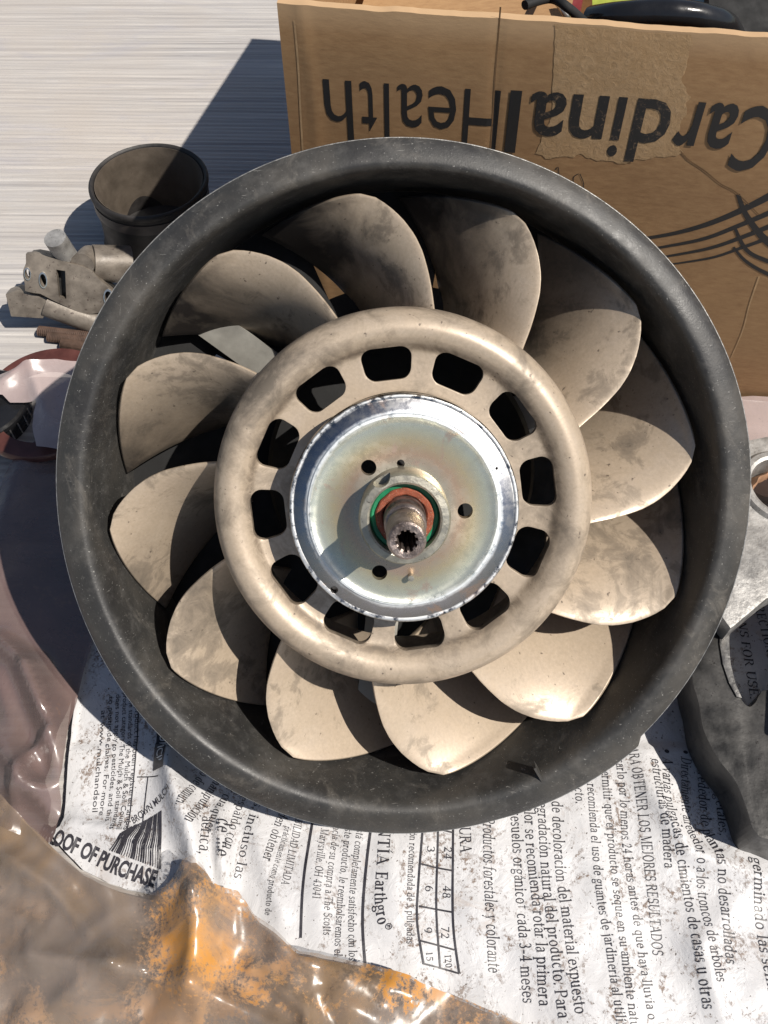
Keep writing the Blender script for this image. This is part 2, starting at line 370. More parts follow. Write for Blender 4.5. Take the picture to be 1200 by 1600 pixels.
# seam step, rib and scratches-bare outer edge on the shroud
e = tube([(sh_r(.1493, 0, a) * math.cos(a), sh_r(.1493, 0, a) * math.sin(a), sh_h(.149, .0072, a)) for a in [2 * math.pi * i / 200 for i in range(201)]], .00028, 6, False)
build('worn_edge', e[0], e[1], M['bare_edge'], fan)
def bar_on_shroud(name, p0, p1, wd, ht, m):
    a, b = to_fan(*p0, .0122), to_fan(*p1, .0090); d = (b - a); L = d.length; d.normalize(); s = Vector((-d.y, d.x, 0)).normalized()
    vs = [];
    for t in (0, 1):
        p = a + d * L * t
        for q, hh in ((-1, -.003), (1, -.003), (.6, ht), (-.6, ht)): vs.append(p + s * wd * .5 * q + Vector((0, 0, hh)))
    return build(name, vs, [(0, 1, 2, 3), (7, 6, 5, 4), (0, 4, 5, 1), (1, 5, 6, 2), (2, 6, 7, 3), (3, 7, 4, 0)], m, fan, 20)
bar_on_shroud('rib', (834, 1196), (853, 1228), .0016, .0024, M['shroud'])

# blades
LE = [(.0740, -1.5), (.0785, -.8), (.0835, .2), (.0900, 1.4), (.0960, 2.6), (.1040, 4.3), (.1110, 6.3), (.1180, 9.0), (.1240, 11.9), (.1275, 14.0), (.1302, 17.2)]
TE = [(.0740, 24), (.0785, 24.5), (.0850, 26), (.0960, 29), (.1110, 33.5), (.1302, 39.5)]
def interp(tab, r):
    for (a, b), (c, d) in zip(tab, tab[1:]):
        if r <= c: return b + (d - b) * max(0, (r - a)) / (c - a)
    return tab[-1][1]
def blade_mesh():
    ns, ntt = 22, 20; v, f = [], []
    def P(s, t):
        r = .0740 + (.1302 - .0740) * s
        al, at_ = interp(LE, r), interp(TE, r)
        a = al + (at_ - al) * t
        hl = .010 - .0112 * s; ht = -.055 + .020 * s
        h = hl + (ht - hl) * (.15 * t + .85 * t ** 1.35) + .0025 * math.exp(-((s) / .12) ** 2)
        return Vector((r * math.cos(R(a)), r * math.sin(R(a)), h))
    for i in range(ns + 1):
        for j in range(ntt + 1): v.append(P(i / ns, j / ntt))
    n = (ns + 1) * (ntt + 1)
    nor = []
    for i in range(ns + 1):
        for j in range(ntt + 1):
            s, t = i / ns, j / ntt; e = .004
            d1 = P(min(1, s + e), t) - P(max(0, s - e), t); d2 = P(s, min(1, t + e)) - P(s, max(0, t - e))
            nn = d1.cross(d2).normalized(); nn = nn if nn.z > 0 else -nn; nor.append(nn)
    for i in range(ns + 1):
        for j in range(ntt + 1):
            k = i * (ntt + 1) + j; t = j / ntt
            th = .0024 * (math.sin(math.pi * min(1, .12 + .8 * t)) ** .6) * (1.5 - .6 * i / ns) 
            v.append(v[k] - nor[k] * th)
    g = lambda i, j: i * (ntt + 1) + j
    for i in range(ns):
        for j in range(ntt):
            f.append((g(i, j), g(i + 1, j), g(i + 1, j + 1), g(i, j + 1)))
            f.append((n + g(i, j + 1), n + g(i + 1, j + 1), n + g(i + 1, j), n + g(i, j)))
    for i in range(ns):
        f.append((g(i, 0), n + g(i, 0), n + g(i + 1, 0), g(i + 1, 0))); f.append((g(i + 1, ntt), n + g(i + 1, ntt), n + g(i, ntt), g(i, ntt)))
    for j in range(ntt):
        f.append((g(0, j + 1), n + g(0, j + 1), n + g(0, j), g(0, j))); f.append((g(ns, j), n + g(ns, j), n + g(ns, j + 1), g(ns, j + 1)))
    me = mesh('blade', v, f); bm = bmesh.new(); bm.from_mesh(me); bmesh.ops.recalc_face_normals(bm, faces=bm.faces)
    ed = [e for e in bm.edges if len(e.link_faces) == 2 and e.calc_face_angle(0) > R(55)]
    bmesh.ops.bevel(bm, geom=ed, offset=.0005, segments=2, profile=.5, affect='EDGES', clamp_overlap=True)
    bm.to_mesh(me); bm.free(); return me
bme = blade_mesh(); b0 = link('blade', bme, M['fan'], fan, 50); b0.rotation_euler.z = R(PH); b0['soot_shade'] = .7
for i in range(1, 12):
    b = b0.copy(); COL.objects.link(b); b.parent = fan; b.rotation_euler.z = R(PH + 30 * i); b['soot_shade'] = (0, 1.2, 1.5, 1.3, .8, .35, .1, .1, .1, .05, .1, .1)[i]  # upper blades get most of the soot and painted shade

# hub: rolled outer ring with slotted web
hp = smooth_prof([(.0740, -.018), (.0768, -.006), (.0783, .006), (.0785, .013), (.0772, .0185), (.0745, .0224), (.0708, .0242), (.0674, .0236), (.0646, .0216), (.0624, .0192), (.0604, .0179), (.0560, .0172), (.0500, .0172), (.0440, .0176)], 4)
hp += [(.0440, .0146), (.0560, .0142), (.0605, .0148), (.0640, .0170), (.0665, .0195), (.0700, .0208), (.0735, .0185), (.0752, .0120), (.0745, .0), (.0710, -.018)]
vv, ff = revolve(hp, 180)
hub = build('hub_ring', vv, ff, M['hub'], fan, 50)
cut = []
bmc = bmesh.new()
for i in range(12):
    a = R(6.8 + 30 * i); rc = .0558
    pts = []
    W, H, rr = .0100, .0069, .0046
    for cx, cy, a0 in ((W - rr, H - rr, 0), (-W + rr, H - rr, 90), (-W + rr, -H + rr, 180), (W - rr, -H + rr, 270)):
        for q in range(7):
            t = R(a0 + q * 15); x, y_ = cx + rr * math.cos(t), cy + rr * math.sin(t)
            x *= 1 + y_ * 16        # wider towards the rim
            y_ -= x * x * 6
            pts.append((x, y_))
    ca, sa = math.cos(a - math.pi / 2), math.sin(a - math.pi / 2)
    loc = [(rc * math.cos(a) + x * ca - y_ * sa, rc * math.sin(a) + x * sa + y_ * ca) for x, y_ in pts]
    lo = [bmc.verts.new((x, y_, .002)) for x, y_ in loc]; hi = [bmc.verts.new((x, y_, .030)) for x, y_ in loc]
    bmc.faces.new(lo[::-1]); bmc.faces.new(hi)
    for k in range(len(lo)): bmc.faces.new((lo[k], lo[(k + 1) % len(lo)], hi[(k + 1) % len(lo)], hi[k]))
c0 = from_bm('cutter', bmc, None, fan); boolean(hub, [c0])
md = hub.modifiers.new('bv', 'BEVEL'); md.width = .0005; md.segments = 2; md.limit_method = 'ANGLE'; md.angle_limit = R(55); mod_apply(hub)

# zinc plated disc with three bolt holes
dp = smooth_prof([(.0440, .0300), (.0462, .0310), (.0464, .0332), (.0460, .0348), (.0450, .0350)], 3) + [(.0444, .0348), (.0415, .0358), (.0390, .0367), (.0384, .0377), (.0375, .0379), (.0362, .0371), (.0340, .0367), (.0290, .0366), (.0220, .0374), (.0172, .0382), (.0090, .0384), (.0090, .0350), (.0400, .0325), (.0435, .0290)]
vv, ff = revolve(dp, 160)
disc = build('front_disc', vv, ff, M['zinc'], fan, 40)
def cyl_cut(p, r):
    vv, ff = tube([(p[0], p[1], .025), (p[0], p[1], .048)], r, 24); return build('cutter', vv, ff, None, fan)
holes = [to_fan(576, 719, .0375), to_fan(727, 787, .0375), to_fan(593, 884, .0375)]
small = [to_fan(522, 911, .036), to_fan(776, 720, .036)]
boolean(disc, [cyl_cut(h, .0031) for h in holes] + [cyl_cut(small[0], .0016), cyl_cut(small[1], .0006), cyl_cut(to_fan(626, 712, .037), .0016)])
vv, ff = tube([(*to_fan(642, 888, .037).xy, .036), (*to_fan(642, 888, .037).xy, .0405)], .0012, 12); build('locating_pin', vv, ff, M['boss'], fan)
# boss, seals and splined shaft
bp = [(.0176, .0360), (.0178, .0500), (.0170, .0516), (.0145, .0520), (.0137, .0516), (.0135, .0470), (.0133, .0440), (.0133, .0360)]
vv, ff = revolve(bp, 96); boss = build('boss', vv, ff, M['boss'], fan, 30)
vv, ff = tube([(-.0098, .0165, .045), (-.0098, .0165, .06)], .0042, 20); cc = build('cutter', vv, ff, None, fan)
boolean(boss, [cc])
vv, ff = revolve([(.0134, .0440), (.0134, .0472), (.0128, .0478), (.0112, .0474), (.0104, .0455), (.0104, .0430)], 72); build('green_seal', vv, ff, M['green'], fan, 30)
vv, ff = revolve([(.0114, .0430), (.0113, .0484), (.0108, .0490), (.0090, .0486), (.0084, .0478), (.0080, .0430)], 72, True, lambda r, h, a: r + .0002 * math.sin(9 * a) * math.sin(4 * a + 2)); build('rust_ring', vv, ff, M['orange_rust'], fan, 30)
sp = [(.0094, .0420), (.0094, .0560), (.0088, .0570), (.0088, .0600), (.0092, .0606), (.0092, .0640), (.0086, .0650), (.0080, .0654), (.0080, .0700), (.0084, .0706), (.0084, .0740), (.0076, .0760), (.0073, .0770), (.0073, .0880), (.0069, .0896), (.0062, .0902), (.0042, .0902), (.0038, .0896)]
n = 96; v, f = [], []
prof2 = sp + [(.0038, .0860), (.0037, .0600), (.0002, .0595)]
vv, ff = revolve(prof2, n, False, lambda r, h, a: r + (.00036 * (1 if math.sin(10 * a) > 0 else -1) if (.0030 < r < .0040 and h < .0899) else 0))
shaft = vv = [(x, y_, .042 + (h - .042) * .80) for x, y_, h in vv]
vv = [(x * (.87 if h < .0686 else .97), y_ * (.87 if h < .0686 else .97), h) for x, y_, h in vv]
shaft = build('splined_shaft', vv, ff, M['shaft'], fan, 35)

for o in list(fan.children):      # the rotor sits a little low in its shroud
    if o.name.split('.')[0] in ('blade', 'hub_ring', 'front_disc', 'locating_pin', 'boss', 'green_seal', 'rust_ring', 'splined_shaft'): o.location.y = -.0030
hub.scale = (1.022, 1.022, 1.0)
# stationary parts seen through the gaps, and a plate added for shade
vv, ff = revolve([(.0005, -.018), (.0430, -.018), (.0600, -.022), (.0625, -.028), (.0640, -.0600), (.0600, -.1050), (.0300, -.1120), (.0005, -.1120)], 72, False)
build('generator_body', vv, ff, M['black'], fan, 30)
rv, rf = [], []; NA = 240; rads = [.0625, .086, .104, .1316]
for i in range(NA):
    a = 2 * math.pi * i / NA
    for h in (-.0484, -.0496):
        for r_ in rads: rv.append((r_ * math.cos(a), r_ * math.sin(a), h))
for i in range(NA):
    d = (i + .5) * 360 / NA; j2 = (i + 1) % NA
    for q in range(3):
        if q == 1 and (101 < d < 114 or 68 < d < 79 or 150 < d < 157 or 353 < d < 359 or 18 < d < 24): continue
        for o_ in (0, 4): rf.append((i * 8 + o_ + q, i * 8 + o_ + q + 1, j2 * 8 + o_ + q + 1, j2 * 8 + o_ + q))
build('shade_plate', rv, rf, M['black'], fan, 0)  # black plate added where there is only shade behind the blades
for k, a in enumerate((144.0, 264.0, 24.0)):
    ca, sa = math.cos(R(a)), math.sin(R(a)); vs = []
    for r in (.060, .1305):
        for s, h in ((-.009, -.034), (.007, -.040), (.007, -.043), (-.009, -.037)):
            vs.append((r * ca - s * sa, r * sa + s * ca, h))
    build('strut', vs, [(0, 1, 2, 3), (7, 6, 5, 4), (0, 4, 5, 1), (1, 5, 6, 2), (2, 6, 7, 3), (3, 7, 4, 0)], M['strut'], fan, 20)

# ---------------------------------------------------------------- sheets with folds
def seg_d(p, a, b):
    d = b - a; L = d.length_squared
    t = max(0, min(1, (p - a).dot(d) / L)) if L > 0 else 0
    return (p - a - d * t).length, t
def inside(p, poly):
    c = False; j = len(poly) - 1
    for i in range(len(poly)):
        a, b = poly[i], poly[j]
        if (a.y > p.y) != (b.y > p.y) and p.x < (b.x - a.x) * (p.y - a.y) / (b.y - a.y) + a.x: c = not c
        j = i
    return c
def sheet(name, poly_px, zf, m, parent=None, step=.0022, z0=.004, thick=.0003, jitter=.0012):
    poly = [at(u, v_, z0).xy for u, v_ in poly_px]
    # a torn, uneven outline
    pp = []
    for i in range(len(poly)):
        a, b = poly[i], poly[(i + 1) % len(poly)]; k = max(1, int((b - a).length / .004))
        for q in range(k):
            p = a.lerp(b, q / k); pp.append(p + Vector((fbm(p.x, p.y, 1.3, 60, 3), fbm(p.x, p.y, 7.7, 60, 3))) * jitter)
    poly = pp
    xs = [p.x for p in poly]; ysy = [p.y for p in poly]; x0, y0 = min(xs), min(ysy)
    nx, ny = int((max(xs) - x0) / step) + 2, int((max(ysy) - y0) / step) + 2
    ins = {}
    for i in range(nx + 1):
        for j in range(ny + 1): ins[i, j] = inside(Vector((x0 + i * step, y0 + j * step)), poly)
    idx, v, f = {}, [], []
    def vid(i, j):
        if (i, j) not in idx:
            p = Vector((x0 + i * step, y0 + j * step))
            if not ins[i, j]:
                best = min(((seg_d(p, poly[k], poly[(k + 1) % len(poly)]), k) for k in range(len(poly))), key=lambda q: q[0][0])
                k = best[1]; p = poly[k].lerp(poly[(k + 1) % len(poly)], best[0][1])
            idx[i, j] = len(v); v.append((p.x, p.y, zf(p.x, p.y)))
        return idx[i, j]
    for i in range(nx):
        for j in range(ny):
            if ins[i, j] or ins[i + 1, j] or ins[i, j + 1] or ins[i + 1, j + 1]:
                q = (vid(i, j), vid(i + 1, j), vid(i + 1, j + 1), vid(i, j + 1)); f.append(q)
    o = build(name, v, f, m, parent, 0)
    for p in o.data.polygons: p.use_smooth = True
    return o
def crumple(x, y, seed, amp, s):
    """crumpled film: flat facets meeting in sharp creases (folded plane waves, bent and faded by slow noise)"""
    z = 0; rr = random.Random(seed * 7)
    for q in range(6):
        an = rr.uniform(0, math.pi); fq = s * rr.uniform(.55, .8) * 1.38 ** q; ph = rr.random()
        u = (x * math.cos(an) + y * math.sin(an)) * fq + ph + .55 * noise.noise(Vector((x * s * .5, y * s * .5, seed + q * 2.1)))
        k = abs((u % 1) - .5) * 2
        m_ = max(0, .35 + 1.3 * noise.noise(Vector((x * s * .8 + q * 3, y * s * .8, seed))))
        z += k * m_ / 1.45 ** q
    return amp * z * .42
def ridges(lst):
    out = []
    for (pts, h, wd) in lst:
        P = [at(u, v_, .006).xy for u, v_ in pts]; out.append((P, h, wd))
    return out
def ridge_z(x, y, rs):
    z = 0; p = Vector((x, y))
    for P, h, wd in rs:
        best = 9; tt = 0; n_ = len(P) - 1
        for k in range(n_):
            d, t = seg_d(p, P[k], P[k + 1])
            if d < best: best = d; tt = (k + t) / n_
        if best < wd * 3: z += h * math.exp(-abs(best / wd) ** 1.5) * (.35 + .65 * math.sin(math.pi * min(1, max(0, .1 + .8 * tt))))
    return z
RB = ridges([([(262, 1180), (300, 1290), (318, 1400)], .013, .006), ([(345, 1270), (352, 1380)], .010, .0035), ([(285, 1300), (265, 1190)], .004, .004),
             ([(395, 1290), (440, 1430)], .004, .005), ([(600, 1300), (640, 1500)], .0022, .009), ([(1000, 1210), (1075, 1330), (1190, 1370)], .006, .006),
             ([(930, 1300), (960, 1450), (1010, 1600)], .0030, .010), ([(740, 1420), (860, 1500), (980, 1590)], .0040, .006), ([(1080, 1400), (1120, 1560)], .003, .01),
             ([(110, 1290), (180, 1300), (240, 1330)], .006, .004), ([(480, 1330), (520, 1480)], .0015, .006), ([(1180, 1380), (1090, 1480), (1130, 1600)], .0025, .006)])
def z_bag(x, y):
    z = .0030 + .0018 * fbm(x, y, 0, 14, 3) + crumple(x, y, 4, .0062, 19) + crumple(x, y, 14, .0026, 46) + ridge_z(x, y, RB)
    # pressed flat under the ring
    return max(.0012, min(z, .0042) if y > .035 and -.16 < x < .14 else z)
# the printed bag
bag = empty('printed_mulch_bag', at(700, 1350, 0))
tag(bag, 'white plastic mulch bag printed with black Spanish text, speckled with soil, lying under the fan', 'plastic bag')
BAGP = [(150, 960), (122, 1080), (108, 1200), (104, 1290), (80, 1302), (130, 1362), (200, 1392), (252, 1402), (300, 1400), (330, 1440), (420, 1500), (520, 1560), (650, 1680), (900, 1760), (1420, 1760), (1380, 900), (1120, 760), (700, 700), (300, 800)]
def sheet_in(root, *a, **k):
    o = sheet(*a, **k); o.parent = root; o.matrix_parent_inverse = Matrix.Translation(-root.location); return o
bagsheet = sheet_in(bag, 'bag_film', BAGP, z_bag, M['bag'])

# ---- a small serif face of its own: stems, hairlines, bowls and serifs as flat outlines
def serif_face():
    T, t = .092, .034; G = {}
    def box_(x0, y0, x1, y1): return [[(x0, y0), (x1, y0), (x1, y1), (x0, y1)]]
    def dia(x0, y0, x1, y1, w): return [[(x0 - w / 2, y0), (x0 + w / 2, y0), (x1 + w / 2, y1), (x1 - w / 2, y1)]]
    def foot(x, y, w=.21): return [[(x - w / 2, y), (x + w / 2, y), (x + w / 2, y + .028), (x - w / 2, y + .028)]]
    def head(x, y, w=.21): return [[(x - w / 2, y - .028), (x + w / 2, y - .028), (x + w / 2, y), (x - w / 2, y)]]
    def flag(x, y): return [[(x - .10, y - .055), (x, y - .07), (x, y), (x - .10, y - .03)]]
    def stem(x, y0, y1, s='bf'):
        o = box_(x - T / 2, y0, x + T / 2, y1)
        if 'b' in s: o += foot(x, y0)
        if 'f' in s: o += flag(x, y1)
        if 'h' in s: o += head(x, y1)
        return o
    def arc(cx, cy, rx, ry, a0, a1, th=None, tt=None):
        th = T if th is None else th; tt = t if tt is None else tt; n = max(4, int(abs(a1 - a0) / 18)); o = []
        P = []
        for i in range(n + 1):
            a = R(a0 + (a1 - a0) * i / n); c, s = math.cos(a), math.sin(a)
            P.append(((cx + rx * c, cy + ry * s), (cx + (rx - th) * c, cy + (ry - tt) * s)))
        for (a, b), (c, d) in zip(P, P[1:]): o.append([a, c, d, b])
        return o
    X = .46; Y = .68
    G['a'] = (.40, arc(.19, .33, .16, .14, 0, 155, .09) + stem(.305, .03, .34, '') + arc(.19, .135, .16, .145, 60, 360, .08, .03) + arc(.40, .05, .095, .05, 180, 270, .03, .03))
    G['b'] = (.47, stem(.09, 0, .70, 'f') + arc(.24, .225, .195, .24, -150, 150))
    G['c'] = (.40, arc(.22, .225, .195, .24, 45, 315))
    G['d'] = (.48, stem(.36, 0, .70, 'f') + arc(.23, .225, .195, .24, 30, 330) + box_(.36, 0, .46, .028))
    G['e'] = (.42, arc(.22, .225, .195, .24, 0, 320) + box_(.06, .235, .41, .265))
    G['f'] = (.31, stem(.13, 0, .55, 'b') + arc(.25, .56, .165, .14, 60, 180, .09) + box_(.02, X - .03, .28, X))
    G['g'] = (.44, arc(.20, .31, .165, .155, 0, 360, .075) + arc(.21, -.08, .19, .125, 0, 360, .05, .04) + arc(.13, .08, .08, .09, 110, 260, .04) + box_(.30, .40, .43, .44))
    G['h'] = (.50, stem(.10, 0, .70) + arc(.25, .28, .165, .18, 0, 140) + stem(.37, 0, .30, 'b'))
    G['i'] = (.24, stem(.12, 0, X) + arc(.115, .61, .055, .055, 0, 360, .055, .055))
    G['j'] = (.24, stem(.13, -.08, X, 'f') + arc(.04, -.08, .135, .12, -90, 0, .09) + arc(.12, .61, .055, .055, 0, 360, .055, .055))
    G['l'] = (.24, stem(.12, 0, .70)); G['k'] = (.48, stem(.10, 0, .70) + dia(.14, .2, .36, X, .04) + dia(.38, 0, .2, .27, .09))
    G['n'] = (.50, stem(.10, 0, X) + arc(.25, .28, .165, .18, 0, 140) + stem(.37, 0, .30, 'b'))
    G['m'] = (.74, stem(.10, 0, X) + arc(.245, .28, .16, .18, 0, 140) + stem(.36, 0, .30, 'b') + arc(.495, .28, .16, .18, 0, 140) + stem(.61, 0, .30, 'b'))
    G['o'] = (.45, arc(.225, .225, .205, .24, 0, 360))
    G['p'] = (.47, stem(.09, -.20, X) + arc(.24, .225, .195, .24, -150, 150)); G['q'] = (.47, stem(.36, -.20, X, 'b') + arc(.23, .225, .195, .24, 30, 330))
    G['r'] = (.35, stem(.10, 0, X) + arc(.23, .30, .12, .165, 50, 150, .05, .07)); G['s'] = (.35, arc(.17, .345, .135, .12, 30, 270, .07) + arc(.17, .115, .145, .13, -150, 90, .08) + dia(.30, .36, .30, .45, .02) + dia(.035, .01, .035, .11, .02))
    G['t'] = (.30, stem(.13, .06, .60, '') + arc(.22, .08, .135, .09, 180, 300, .09) + box_(.02, X - .03, .27, X))
    G['u'] = (.50, stem(.11, .16, X, 'f') + arc(.24, .17, .175, .18, 180, 310) + stem(.37, 0, X, 'f') + box_(.37, 0, .47, .028))
    G['v'] = (.44, dia(.22, 0, .09, X, .09) + dia(.22, 0, .34, X, .035) + head(.09, X, .18) + head(.35, X, .15)); G['y'] = (.44, dia(.22, 0, .09, X, .09) + dia(.12, -.2, .34, X, .035) + head(.09, X, .18) + head(.35, X, .15) + arc(.10, -.17, .05, .04, 0, 360, .05, .04))
    G['x'] = (.44, dia(.34, 0, .10, X, .09) + dia(.08, 0, .34, X, .035) + foot(.09, 0, .15) + foot(.35, 0, .16) + head(.1, X, .16) + head(.35, X, .14)); G['z'] = (.40, dia(.08, .0, .32, X, .08) + box_(.04, 0, .36, .035) + box_(.04, X - .035, .36, X))
    G['w'] = (.64, dia(.2, 0, .09, X, .09) + dia(.2, 0, .32, X, .035) + dia(.44, 0, .32, X, .09) + dia(.44, 0, .55, X, .035) + head(.09, X, .16) + head(.55, X, .14))
    C = stem
    G['A'] = (.62, dia(.08, 0, .30, Y, .035) + dia(.52, 0, .31, Y, .10) + box_(.15, .20, .46, .235) + foot(.08, 0, .16) + foot(.53, 0, .2))
    G['B'] = (.56, C(.12, 0, Y, 'bh') + arc(.25, .51, .20, .17, -90, 90) + arc(.25, .18, .24, .18, -90, 90) + box_(.12, Y - t, .26, Y) + box_(.12, .33, .26, .36) + box_(.12, 0, .26, t)); G['C'] = (.58, arc(.31, .34, .27, .355, 45, 315, .10) + box_(.49, .48, .52, .66))
    G['D'] = (.64, C(.12, 0, Y, 'bh') + arc(.28, .34, .31, .34, -90, 90, .10) + box_(.12, Y - t, .3, Y) + box_(.12, 0, .3, t)); G['E'] = (.54, C(.12, 0, Y, 'bh') + box_(.12, Y - t, .48, Y) + box_(.12, 0, .48, t) + box_(.12, .33, .36, .36) + box_(.46, 0, .49, .15) + box_(.45, .53, .48, Y) + box_(.34, .27, .37, .42))
    G['F'] = (.50, C(.12, 0, Y, 'bh') + box_(.12, Y - t, .46, Y) + box_(.12, .33, .36, .36) + box_(.43, .53, .46, Y) + box_(.34, .27, .37, .42)); G['G'] = (.62, arc(.31, .34, .27, .355, 45, 340, .10) + C(.51, .05, .30, 'h'))
    G['I'] = (.30, C(.15, 0, Y, 'bh')); G['J'] = (.34, C(.20, .14, Y, 'h') + arc(.1, .14, .146, .15, -130, 0)); G['L'] = (.52, C(.12, 0, Y, 'bh') + box_(.12, 0, .48, t) + box_(.46, 0, .49, .17)); G['H'] = (.66, C(.12, 0, Y, 'bh') + C(.52, 0, Y, 'bh') + box_(.12, .33, .52, .365))
    G['M'] = (.78, dia(.12, 0, .12, Y, .035) + dia(.38, 0, .14, Y, .10) + dia(.38, 0, .62, Y, .035) + C(.64, 0, Y, 'bh') + foot(.12, 0, .17) + head(.1, Y, .15)); G['N'] = (.66, dia(.12, 0, .12, Y, .035) + dia(.52, 0, .13, Y, .10) + dia(.53, 0, .53, Y, .035) + foot(.12, 0, .17) + head(.53, Y, .17) + head(.1, Y, .15))
    G['O'] = (.64, arc(.32, .34, .28, .355, 0, 360, .10)); G['P'] = (.54, C(.12, 0, Y, 'bh') + arc(.26, .50, .23, .185, -90, 90) + box_(.12, Y - t, .27, Y) + box_(.12, .315, .27, .345)); G['R'] = (.60, C(.12, 0, Y, 'bh') + arc(.26, .51, .22, .175, -90, 90) + box_(.12, Y - t, .27, Y) + box_(.12, .335, .27, .365) + dia(.52, 0, .30, .35, .10) + foot(.54, 0, .14))
    G['S'] = (.50, arc(.24, .51, .19, .18, 30, 270, .09) + arc(.25, .175, .21, .19, -150, 90, .09) + box_(.41, .5, .44, .67) + box_(.03, .01, .06, .18)); G['T'] = (.58, C(.29, 0, Y, 'b') + box_(.04, Y - t, .54, Y) + box_(.04, .52, .07, Y) + box_(.51, .52, .54, Y)); G['U'] = (.64, C(.13, .2, Y, 'h') + arc(.32, .2, .235, .215, 180, 360, .09) + dia(.54, .2, .54, Y, .035) + head(.54, Y, .17))
    G['V'] = (.62, dia(.32, 0, .1, Y, .10) + dia(.32, 0, .52, Y, .035) + head(.1, Y, .2) + head(.53, Y, .15)); G['Z'] = (.54, dia(.1, 0, .44, Y, .09) + box_(.05, 0, .49, .04) + box_(.05, Y - .04, .49, Y))
    G['0'] = (.45, arc(.22, .33, .19, .345, 0, 360)); G['1'] = (.40, C(.21, 0, .66, 'bf')); G['2'] = (.45, arc(.21, .47, .17, .19, -20, 165, .08) + dia(.09, 0, .33, .42, .05) + box_(.05, 0, .40, .07)); G['3'] = (.45, arc(.20, .49, .16, .17, -90, 150, .08) + arc(.20, .17, .18, .18, -150, 90, .08))
    G['4'] = (.46, C(.31, 0, .66, 'b') + dia(.06, .2, .29, .64, .035) + box_(.03, .18, .44, .225)); G['5'] = (.45, arc(.20, .21, .19, .215, -150, 110, .08) + box_(.08, .60, .39, .66) + box_(.08, .35, .11, .64)); G['6'] = (.45, arc(.23, .21, .19, .22, 0, 360, .08) + arc(.33, .24, .30, .43, 105, 180, .08)); G['7'] = (.43, box_(.05, .60, .40, .66) + dia(.17, 0, .36, .62, .08))
    G['8'] = (.45, arc(.225, .50, .15, .165, 0, 360, .07) + arc(.225, .175, .18, .19, 0, 360, .08)); G['9'] = (.45, arc(.21, .45, .19, .22, 0, 360, .08) + arc(.11, .42, .30, .43, -75, 0, .08))
    dot = lambda x, y, r=.055: arc(x, y, r, r, 0, 360, r, r)
    G['.'] = (.22, dot(.11, .045)); G[','] = (.22, dot(.11, .045) + dia(.08, -.12, .13, .04, .04)); G[':'] = (.24, dot(.12, .045) + dot(.12, .38)); G['-'] = (.30, box_(.04, .20, .26, .25)); G['•'] = (.5, dot(.22, .28, .16)); G['†'] = (.36, box_(.16, .1, .20, .7) + box_(.06, .48, .30, .52))
    G['®'] = (.42, arc(.20, .56, .19, .19, 0, 360, .03, .03) + box_(.14, .48, .17, .66) + arc(.19, .61, .07, .045, -90, 90, .03, .03) + dia(.26, .48, .2, .56, .03)); G['&'] = (.6, arc(.24, .5, .13, .17, 0, 360, .06) + arc(.24, .18, .2, .2, 0, 360, .08) + dia(.5, 0, .3, .4, .07)); G[' '] = (.24, [])
    for a_, b_ in (('á', 'a'), ('é', 'e'), ('í', 'i'), ('ó', 'o'), ('Í', 'I')):
        hgt = .52 if a_ != 'Í' else .74; base = G[b_][1][:-20] if a_ == 'í' else G[b_][1]; G[a_] = (G[b_][0], base + dia(G[b_][0] * .45, hgt, G[b_][0] * .45 + .08, hgt + .14, .05))
    return G
SERIF = serif_face()
def serif_glyphs(text, bold=0.0, italic=0.0):
    vs, fs, x = [], [], 0
    for ch in text:
        adv, polys = SERIF.get(ch, SERIF['o']); cx = adv / 2
        for p in polys:
            k = len(vs); ctr = sum(q[0] for q in p) / len(p)
            vs += [(x + q[0] + (bold if q[0] > ctr else -bold) + q[1] * italic, q[1]) for q in p]; fs.append(tuple(range(k, k + len(p))))
        x += adv + .018 + bold * 2
    x0 = min(v[0] for v in vs); return [(a - x0, b) for a, b in vs], fs, max(v[0] for v in vs) - x0
# ---- lettering: real flat letters laid on the surfaces
_cache = {}
def glyphs(text, serif=True, bold=0.0, italic=0.0):
    key = (text, serif, bold, italic)
    if key in _cache: return _cache[key]
    if serif:
        _cache[key] = serif_glyphs(text, bold, italic); return _cache[key]
    cu = bpy.data.curves.new('t', 'FONT'); cu.body = text; cu.size = 1; cu.offset = bold; cu.resolution_u = 3
    cu.space_character = 1.08 if serif else 1.0
    ob = bpy.data.objects.new('t', cu); COL.objects.link(ob)
    dg = bpy.context.evaluated_depsgraph_get(); dg.update()
    me = bpy.data.meshes.new_from_object(ob.evaluated_get(dg))
    bm = bmesh.new(); bm.from_mesh(me); bmesh.ops.remove_doubles(bm, verts=bm.verts, dist=1e-5)
    vs = [tuple(v.co.xy) for v in bm.verts]; bm.verts.index_update(); fs = [tuple(v.index for v in q.verts) for q in bm.faces]
    bm.free(); bpy.data.objects.remove(ob); bpy.data.curves.remove(cu); bpy.data.meshes.remove(me)
    if italic: vs = [(x + y * italic, y) for x, y in vs]
    x0 = min(x for x, _ in vs); W = max(x for x, _ in vs) - x0
    _cache[key] = ([(x - x0, y) for x, y in vs], fs, W); return _cache[key]
def path_fn(P):
    """smooth path through points; returns function s(0..1) -> point, tangent"""
    Q = [Vector(p) for p in smooth_prof([tuple(p) for p in P], 8)] if len(P) > 2 else [Vector(P[0]), Vector(P[1])]
    L = [0]
    for a, b in zip(Q, Q[1:]): L.append(L[-1] + (b - a).length)
    def fn(s):
        d = s * L[-1]; k = 0
        while k < len(L) - 2 and L[k + 1] < d: k += 1
        t = (Q[k + 1] - Q[k]); ln = t.length
        return Q[k] + t * ((d - L[k]) / ln), t / ln
    return fn, L[-1]
CAPH = max(y for _, y in glyphs('H', False)[0]); print('cap', CAPH)
